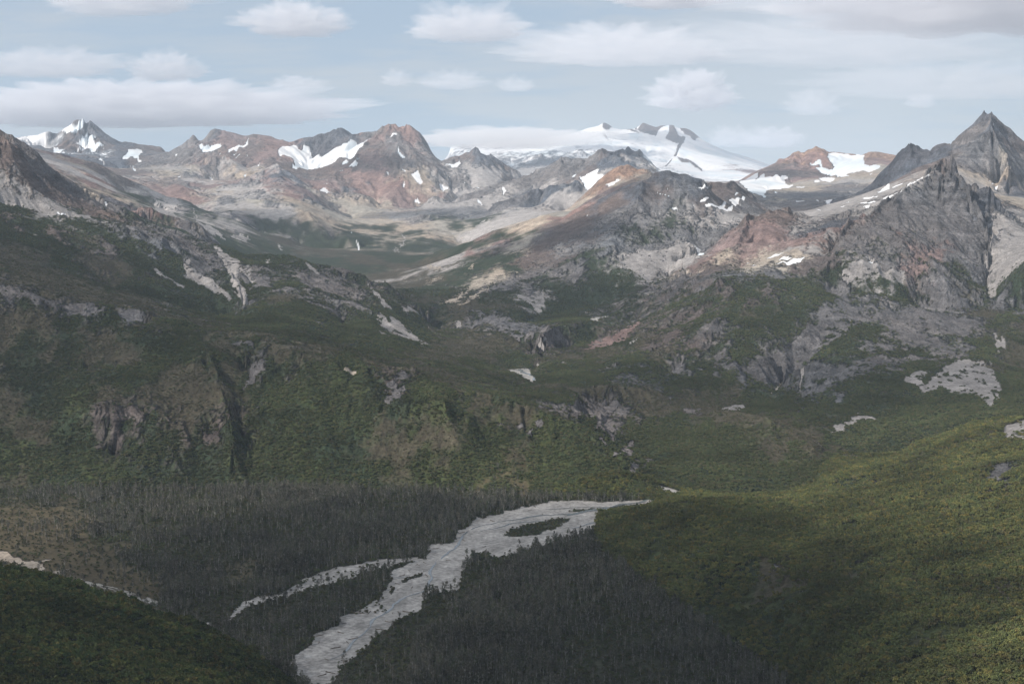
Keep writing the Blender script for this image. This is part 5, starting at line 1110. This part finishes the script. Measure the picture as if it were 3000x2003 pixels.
# low scrub instead of trees beside the lower river
_, px_, py_ = infr(x, y, z)
scrub = inpoly(px_, py_, px('H', [(150,1600),(220,1520),(480,1220),(760,1070),(900,920),(1170,850),(1180,700),(1330,600),(1620,570),(1560,640),(1400,780),(1300,880),(1150,950),(1000,1110),(850,1200),(800,1330),(760,1600)]))
gap = fbm(x/120, y/160, 3, 801)
dens = np.where(KI['f'][j, i] > .3, np.clip(.50+1.3*gap, .12, 1), 0)
dens = np.where(scrub, .05, dens); dens = np.where(KI['m'][j, i] > .3, .015+.16*np.clip(gap+.1, 0, 1), dens)
dens = np.where((px_ > 1250) & (py_ < 1462), .35*dens, dens)
front = (px_ > 1690) & (py_ > 1474) & (py_ < 1540) & (x/y > .035)
dens = np.where(front, 0, dens)
isl = inpoly(px_, py_, px('H', [(1400,460),(1500,380),(2300,200),(2300,320),(1900,440),(1500,470)])) | inpoly(px_, py_, px('H', [(560,920),(600,780),(900,690),(920,780),(700,900)])) | inpoly(px_, py_, px('H', [(1230,600),(1300,555),(1500,555),(1500,610)]))
ok = (rng.random(len(x)) < dens) & (z < 30) & ~isl & (KI['v'][j, i] < .3) & (KI['t'][j, i] < .3)
BT = np.stack([x, y, z], 1)[ok].astype(F32)
LOG('bare trees', len(BT))
TV = [bare_tree(100+k, H=[16, 18, 14, 17, 12][k]) for k in range(5)]
# --- leafy bushes under them and along the flat
def dens_bush(name, n, y0, y1, u0, u1, fn, meshes, s0, s1, label, keep=None):
    x, y, z, j, i = scatter(n, y0, y1, u0, u1)
    inside, px_, py_ = infr(x, y, z, 90)
    inside |= (y < 2300) & (px_ > -1300) & (px_ < 4300) & (py_ < 2600)
    ok = inside & (rng.random(n) < fn(x, y, z, j, i, px_, py_))
    P_ = np.stack([x, y, z], 1)[ok].astype(F32); n2 = len(P_)
    sc_ = rng.uniform(s0, s1, n2).astype(F32); ro_ = rng.uniform(0, 6.28, n2).astype(F32); va = rng.integers(0, len(meshes), n2).astype(np.int32)
    LOG(name, n2)
    return P_, sc_, ro_, va
def plant_meshes(nm, mats, nv_=3, **kw):
    return [mesh_only(nm, [(a, M_BARK), (b, mats[k % len(mats)])]) for k, (a, b) in enumerate(bush(200+17*k+len(nm), **kw) for k in range(nv_))]
mB = plant_meshes('bush', [M_GREEN, M_GREEN, M_HEATH], 3, H=3.6, R=2.6)
mS = plant_meshes('birch', [M_MIX], 4, H=6.5, R=2.8, n=130, ls=.5, trunk=.2)
mN = plant_meshes('alder_bush', [M_NEAR], 4, H=4.8, R=2.6, n=110, ls=.5)
mH = plant_meshes('hill_bush', [M_GREEN], 3, H=4.2, R=3.4, n=80, ls=.75)
mY = plant_meshes('heath_bush', [M_HEATH], 2, H=1.6, R=2.6, n=70, ls=.7)
def f_floor(x, y, z, j, i, a, b):
    return np.where((a > 1690) & (b > 1474) & (b < 1540), .12, 1)*np.where((LID[j, i] == LN.index('valley_floor')) & (KI['v'][j, i] < .3) & (KI['t'][j, i] < .3), np.where(KI['m'][j, i] > .4, .25, .9), np.where((a < 1130) & (b < 1800) & (a > 560) & (KI['v'][j, i] > .3), .14, 0))
# islands and scrub are part of the valley floor mesh too
FB = dens_bush('floor bushes', 92000, 1330, 2700, -.60, .20, f_floor, mB, .45, 1.0, '')
def f_right(x, y, z, j, i, a, b):
    g_ = KI['g'][j, i]+KI['G'][j, i]+.55*KI['b'][j, i]
    return np.where(LID[j, i] == LN.index('right_hill'), np.clip(g_*1.1, 0, 1), 0)*np.clip(.90+1.5*fbm(x/55, y/75, 4, 821), .12, 1)
RB = dens_bush('right hill', 150000, 700, 2850, .03, .68, f_right, mS, .55, 1.25, '')
def f_near(x, y, z, j, i, a, b): return np.where(LID[j, i] == LN.index('near_hillside'), .97, 0)
NB = dens_bush('near hillside', 74000, 560, 1640, -.66, .06, f_near, mN, .6, 1.35, '')
def f_mid(x, y, z, j, i, a, b):
    g_ = KI['G'][j, i]*1.0+KI['g'][j, i]*1.0+KI['b'][j, i]*.45
    bad = (LID[j, i] == LN.index('valley_floor')) | (LID[j, i] == LN.index('right_hill')) | (LID[j, i] == LN.index('near_hillside'))
    return np.where(bad, 0, np.clip(g_, 0, 1))*np.clip(.85+1.1*fbm(x/60, y/60, 3, 831), .1, 1)*np.clip((6200-y)/2500, .25, 1)
MB_ = dens_bush('mid hills', 620000, 2480, 5600, -.45, .45, f_mid, mH+mY, .36, .9, '')
var_ = kwb_at(MB_[0]); MB_[3][:] = np.where(rng.random(len(var_)) < var_, 3+MB_[3] % 2, MB_[3] % 3)
# individual plants: the ones that show largest
def split_near(P_, n, need=None):
    inside, a, b = infr(P_[:, 0], P_[:, 1], P_[:, 2], -4)
    d = P_[:, 1].copy(); d[~inside] = 1e9
    idx = np.argsort(d)[:n]; m = np.zeros(len(P_), bool); m[idx] = True
    return m
mt = split_near(BT, 300)
tr_mesh, cr_mesh = [], []
for (a, b) in TV:
    tr_mesh.append(mesh_only('trunk', [(a, M_BARK)])); cr_mesh.append(mesh_only('crown', [(b, M_TWIG)]))
def zone(x, y):
    _, a, b = infr(np.array([x]), np.array([y]), np.array([0.0])); a = a[0]; b = b[0]
    if a < 1000: return 'grey leafless tree on the strip between the gravel river and the near hillside', 'leafless trees left of the gravel river'
    if a < 1500: return 'grey leafless tree standing in the scrub just right of the gravel river', 'leafless trees in the scrub by the river'
    if a < 1900: return 'grey leafless tree in the dense dark forest at the bottom centre', 'leafless trees of the bottom centre forest'
    return 'grey leafless tree at the forest edge below the yellowish right hillside', 'leafless trees at the foot of the right hillside'
for p in BT[mt]:
    k = rng.integers(5); e = bpy.data.objects.new('leafless_tree', None); colc.objects.link(e); e.empty_display_size = .5
    e.location = p.tolist(); e.rotation_euler = (0, 0, rng.uniform(0, 6.28)); s_ = rng.uniform(.75, 1.2); e.scale = (s_, s_, s_)
    lb, gr = zone(float(p[0]), float(p[1])); tag(e, lb, 'tree', gr)
    for nm, ms in (('trunk', tr_mesh), ('crown', cr_mesh)):
        c = bpy.data.objects.new(nm, ms[k]); colc.objects.link(c); c.parent = e
def singles(name, D, meshes, n, lb, gr):
    P_, sc_, ro_, va = D; m = split_near(P_, n)
    for q in np.nonzero(m)[0]:
        o = bpy.data.objects.new(name, meshes[va[q]]); colc.objects.link(o); o.location = P_[q].tolist(); o.rotation_euler = (0, 0, float(ro_[q])); s_ = float(sc_[q]); o.scale = (s_, s_, s_)
        tag(o, lb, 'bush', gr)
    return tuple(a[~m] for a in D)
NB = singles('alder_bush', NB, mN, 300, 'dark green bush low on the near hillside at the bottom left edge', 'bushes of the near hillside')
RB = singles('birch', RB, mS, 300, 'small green or yellowing birch at the bottom right corner of the hillside', 'small birches of the right hillside')
instancer('hillside_scrub', mN, *NB, 'dense dark green scrub covering the near hillside')
instancer('birch_scrub', mS, *RB, 'green and yellow birch scrub covering the right hillside')
instancer('valley_scrub', mB, *FB, 'low dark scrub under the trees of the valley floor')
instancer('hill_scrub', mH+mY, *MB_, 'green alder scrub covering the middle hills')
BF = BT[~mt]; nb = len(BF)
instancer('leafless_forest', [mesh_only('forest_tree', [(a, M_BARK), (b, M_TWIG)]) for a, b in TV], BF, rng.uniform(.6, 1.3, nb).astype(F32), rng.uniform(0, 6.28, nb).astype(F32), rng.integers(0, 5, nb).astype(np.int32), 'grey leafless forest on the flat valley floor')

# ------------------------------------------------------------------ water threads and driftwood
def ground_z(x, y):
    fv = np.interp(np.log(y), vvf, np.arange(NV)); fu = np.interp(x/y, uu, np.arange(NU))
    return bilin(Z2, np.atleast_1d(fu), np.atleast_1d(fv))
def water_material():
    t = NT('shallow glacial water')
    b = t.n('ShaderNodeBsdfPrincipled', i_Roughness=.12); b.inputs['Base Color'].default_value = (.13,.145,.15,1)
    n = t.n('ShaderNodeTexNoise', i_Vector=t.n('ShaderNodeNewGeometry').outputs['Position'], i_Scale=1.2, i_Detail=3.0)
    bp = t.n('ShaderNodeBump', i_Strength=.25, i_Distance=.3, i_Height=n.outputs['Fac'])
    t.link(bp.outputs[0], b.inputs['Normal']); t.link(b.outputs[0], t.out.inputs[0]); return t.m
M_WATER = water_material()
def ribbon(name, tag_, pts, w0, w1, label, sd_=1):
    pp = px(tag_, pts); W3 = []
    for x, y in pp:
        u, s_ = ray(x, y); d = seen_depth(x, y) if y < 1300 else HC/(-s_)
        W3.append((u*d, d))
    Q = []
    for (a, b) in zip(W3[:-1], W3[1:]):
        n = max(2, int(math.hypot(b[0]-a[0], b[1]-a[1])/6))
        for t_ in np.linspace(0, 1, n, endpoint=False): Q.append((a[0]+(b[0]-a[0])*t_, a[1]+(b[1]-a[1])*t_))
    Q = np.array(Q); k = np.arange(len(Q))/len(Q)
    wob = fbm(Q[:, 0]/40, Q[:, 1]/40, 3, 900+sd_)*9
    T = np.gradient(Q, axis=0); T /= np.linalg.norm(T, axis=1)[:, None]; Nn = np.stack([-T[:, 1], T[:, 0]], 1)
    Q = Q+Nn*wob[:, None]
    w_ = (w0+(w1-w0)*k)*(1+.7*vnoise(Q[:, 0]/22, Q[:, 1]/22, 77+sd_))*np.clip(np.minimum(k, 1-k)*12, .15, 1)
    A = Q+Nn*w_[:, None]*.5; B = Q-Nn*w_[:, None]*.5
    zz = ground_z(Q[:, 0], Q[:, 1])+.4
    V_ = [(a[0], a[1], z) for a, z in zip(A, zz)]+[(a[0], a[1], z) for a, z in zip(B, zz)]; n = len(Q)
    F_ = [(i, i+1, n+i+1, n+i) for i in range(n-1)]
    o = mesh_object(name, V_, F_, M_WATER); tag(o, label, None, None, 'structure')
for q, (tg, pts, a, b) in enumerate([
  ('H', [(2600,170),(2349,205),(2150,245),(2050,268),(1980,285)], 10, 9), ('H', [(2050,262),(1900,272),(1700,290),(1600,312),(1500,325),(1350,348),(1250,395)], 6, 3),
  ('H', [(1850,322),(1700,330),(1560,347),(1450,378),(1300,405)], 4, 2.5), ('H', [(2230,330),(2100,360),(1980,378)], 4, 2), ('H', [(2300,214),(2100,218),(1900,222),(1800,236)], 4, 2),
  ('H', [(1000,620),(920,680),(940,760),(880,860),(760,900),(600,1010),(480,1130),(330,1260),(200,1400)], 3, 3), ('H', [(1250,395),(1180,450),(1100,540),(1000,620)], 3, 3),
  ('E', [(1160,436),(1230,431),(1245,455),(1290,470),(1332,486),(1312,512)], 10, 8), ('E', [(1215,440),(1290,430),(1300,440)], 5, 4)]):
    ribbon('river_channel', tg, pts, a, b, 'thin dark thread of water braided over the pale gravel', q)
M_LOG = leaf_material('weathered drift wood', [(.11,.09,.07),(.16,.13,.10),(.08,.065,.05)])
LV, LF = [], []
pz = [Vector((-5, 0, .35)), Vector((-1.5, .25, .4)), Vector((2.5, -.2, .42)), Vector((5, 0, .5))]
for k_ in range(3): tube(LV, LF, pz[k_], pz[k_+1], .22+.1*k_, .32+.1*k_, 7)
for k_ in range(7):
    an = k_*.9; tube(LV, LF, (4.9, 0, .5), (5.6, math.cos(an)*1.2, .7+math.sin(an)*.9), .2, .05, 4)
for k_ in range(4): tube(LV, LF, (-3+k_*1.4, 0, .5), (-4+k_*1.4, (-1)**k_*1.1, 1.2), .09, .03, 4)
lm_ = mesh_only('drift_log', [((LV, LF), M_LOG)])
logs = px('H', [(1130,478),(980,530),(1080,620),(900,640),(890,705),(915,740),(850,655),(640,850),(690,800),(800,830),(400,1025),(280,1100),(260,1175),(90,1250),(215,1290),(350,1220),(310,1250),(95,1195),(475,1020),(700,1025),(770,1017),(655,1030),(720,740),(780,700),(1180,410),(1420,322),(1700,238),(1740,210),(1800,270),(1350,520),(1200,470),(560,1150),(620,1090),(180,1480),(150,1380),(280,1400),(110,1500)])
for x, y in logs:
    u, s_ = ray(x, y); d = HC/(-s_); o = bpy.data.objects.new('drift_log', lm_); colc.objects.link(o)
    o.location = (u*d, d, float(ground_z(u*d, d)[0])-.05); o.rotation_euler = (0, 0, rng.uniform(0, 3.14)); s_ = rng.uniform(.7, 1.35); o.scale = (s_, s_, s_)
    tag(o, 'dark drift log stranded on the pale gravel of the river bed', 'log', 'drift logs on the gravel')
# ------------------------------------------------------------------ light, sky, camera
L = bpy.data.lights.new('sun', 'SUN'); L.energy = 5.0; L.angle = math.radians(.6); L.color = (1, .93, .85)
lo = bpy.data.objects.new('sun', L); colc.objects.link(lo)
lo.rotation_euler = Vector(sd).to_track_quat('Z', 'Y').to_euler(); lo.location = (0, 0, 6000)
w = bpy.data.worlds.new('World'); scn.world = w; w.use_nodes = True; nt = w.node_tree
class WT(NT):
    def __init__(s, t): s.t = t
wt = WT(nt)
bg = nt.nodes['Background']; sk = wt.n('ShaderNodeTexSky'); sk.sky_type = 'NISHITA'; sk.sun_disc = False
sk.sun_elevation = SUN_EL; sk.sun_rotation = SUN_AZ; sk.altitude = 600; sk.air_density = 1.0; sk.dust_density = .6; sk.ozone_density = 1.5
tc = wt.n('ShaderNodeTexCoord').outputs['Generated']
sx = wt.n('ShaderNodeSeparateXYZ', i_0=tc)
# high veil of cirrus: streaks on a flat layer far above
zc = wt.math('MAXIMUM', sx.outputs[2], .02)
el = wt.math('ADD', zc, .10)
lx = wt.math('DIVIDE', sx.outputs[0], el); ly = wt.math('DIVIDE', sx.outputs[1], el)
pv = wt.n('ShaderNodeCombineXYZ', i_0=wt.math('MULTIPLY', lx, 1.0), i_1=wt.math('MULTIPLY', ly, 1.6), i_2=0.0).outputs[0]
c1 = wt.n('ShaderNodeTexNoise', i_Vector=pv, i_Scale=.85, i_Detail=6.0, i_Roughness=.55, i_Distortion=.3).outputs['Fac']
c2 = wt.n('ShaderNodeTexNoise', i_Vector=pv, i_Scale=3.2, i_Detail=5.0, i_Roughness=.6, i_Distortion=.5).outputs['Fac']
cc = wt.math('ADD', wt.math('MULTIPLY', c1, .7), wt.math('MULTIPLY', c2, .3))
right = wt.n('ShaderNodeMapRange', i_0=wt.math('ADD', sx.outputs[0], wt.math('MULTIPLY', sx.outputs[2], .8)), i_1=-.05, i_2=.35, i_3=-.03, i_4=.16).outputs[0]
f = wt.n('ShaderNodeMapRange', interpolation_type='SMOOTHSTEP', i_0=wt.math('ADD', cc, right), i_1=.42, i_2=.62, i_3=.0, i_4=.95).outputs[0]
veil = wt.n('ShaderNodeMix', data_type='RGBA', blend_type='MIX', i_0=f, i_6=(4.1,5.1,6.3,1), i_7=(5.6,5.9,6.35,1)).outputs[2]
mix = wt.n('ShaderNodeMix', data_type='RGBA', blend_type='MIX', i_0=.74, i_6=sk.outputs[0], i_7=veil).outputs[2]
nt.links.new(mix, bg.inputs[0]); bg.inputs[1].default_value = .094
cam = bpy.data.cameras.new('camera'); co = bpy.data.objects.new('camera', cam); colc.objects.link(co); scn.camera = co
cam.sensor_width = 36; cam.lens = 36*F/3000; cam.clip_end = 120000; cam.clip_start = 1
co.location = (0, 0, HC); co.rotation_euler = (math.radians(90)-TH, 0, 0)
scn.view_settings.view_transform = 'Standard'; scn.view_settings.look = 'None'; scn.view_settings.exposure = 0.2; scn.view_settings.gamma = 1
scn.render.resolution_x = 1024; scn.render.resolution_y = 683
cy = scn.cycles; cy.max_bounces = 6; cy.diffuse_bounces = 2; cy.volume_bounces = 4; cy.transparent_max_bounces = 8
cy.use_denoising = True
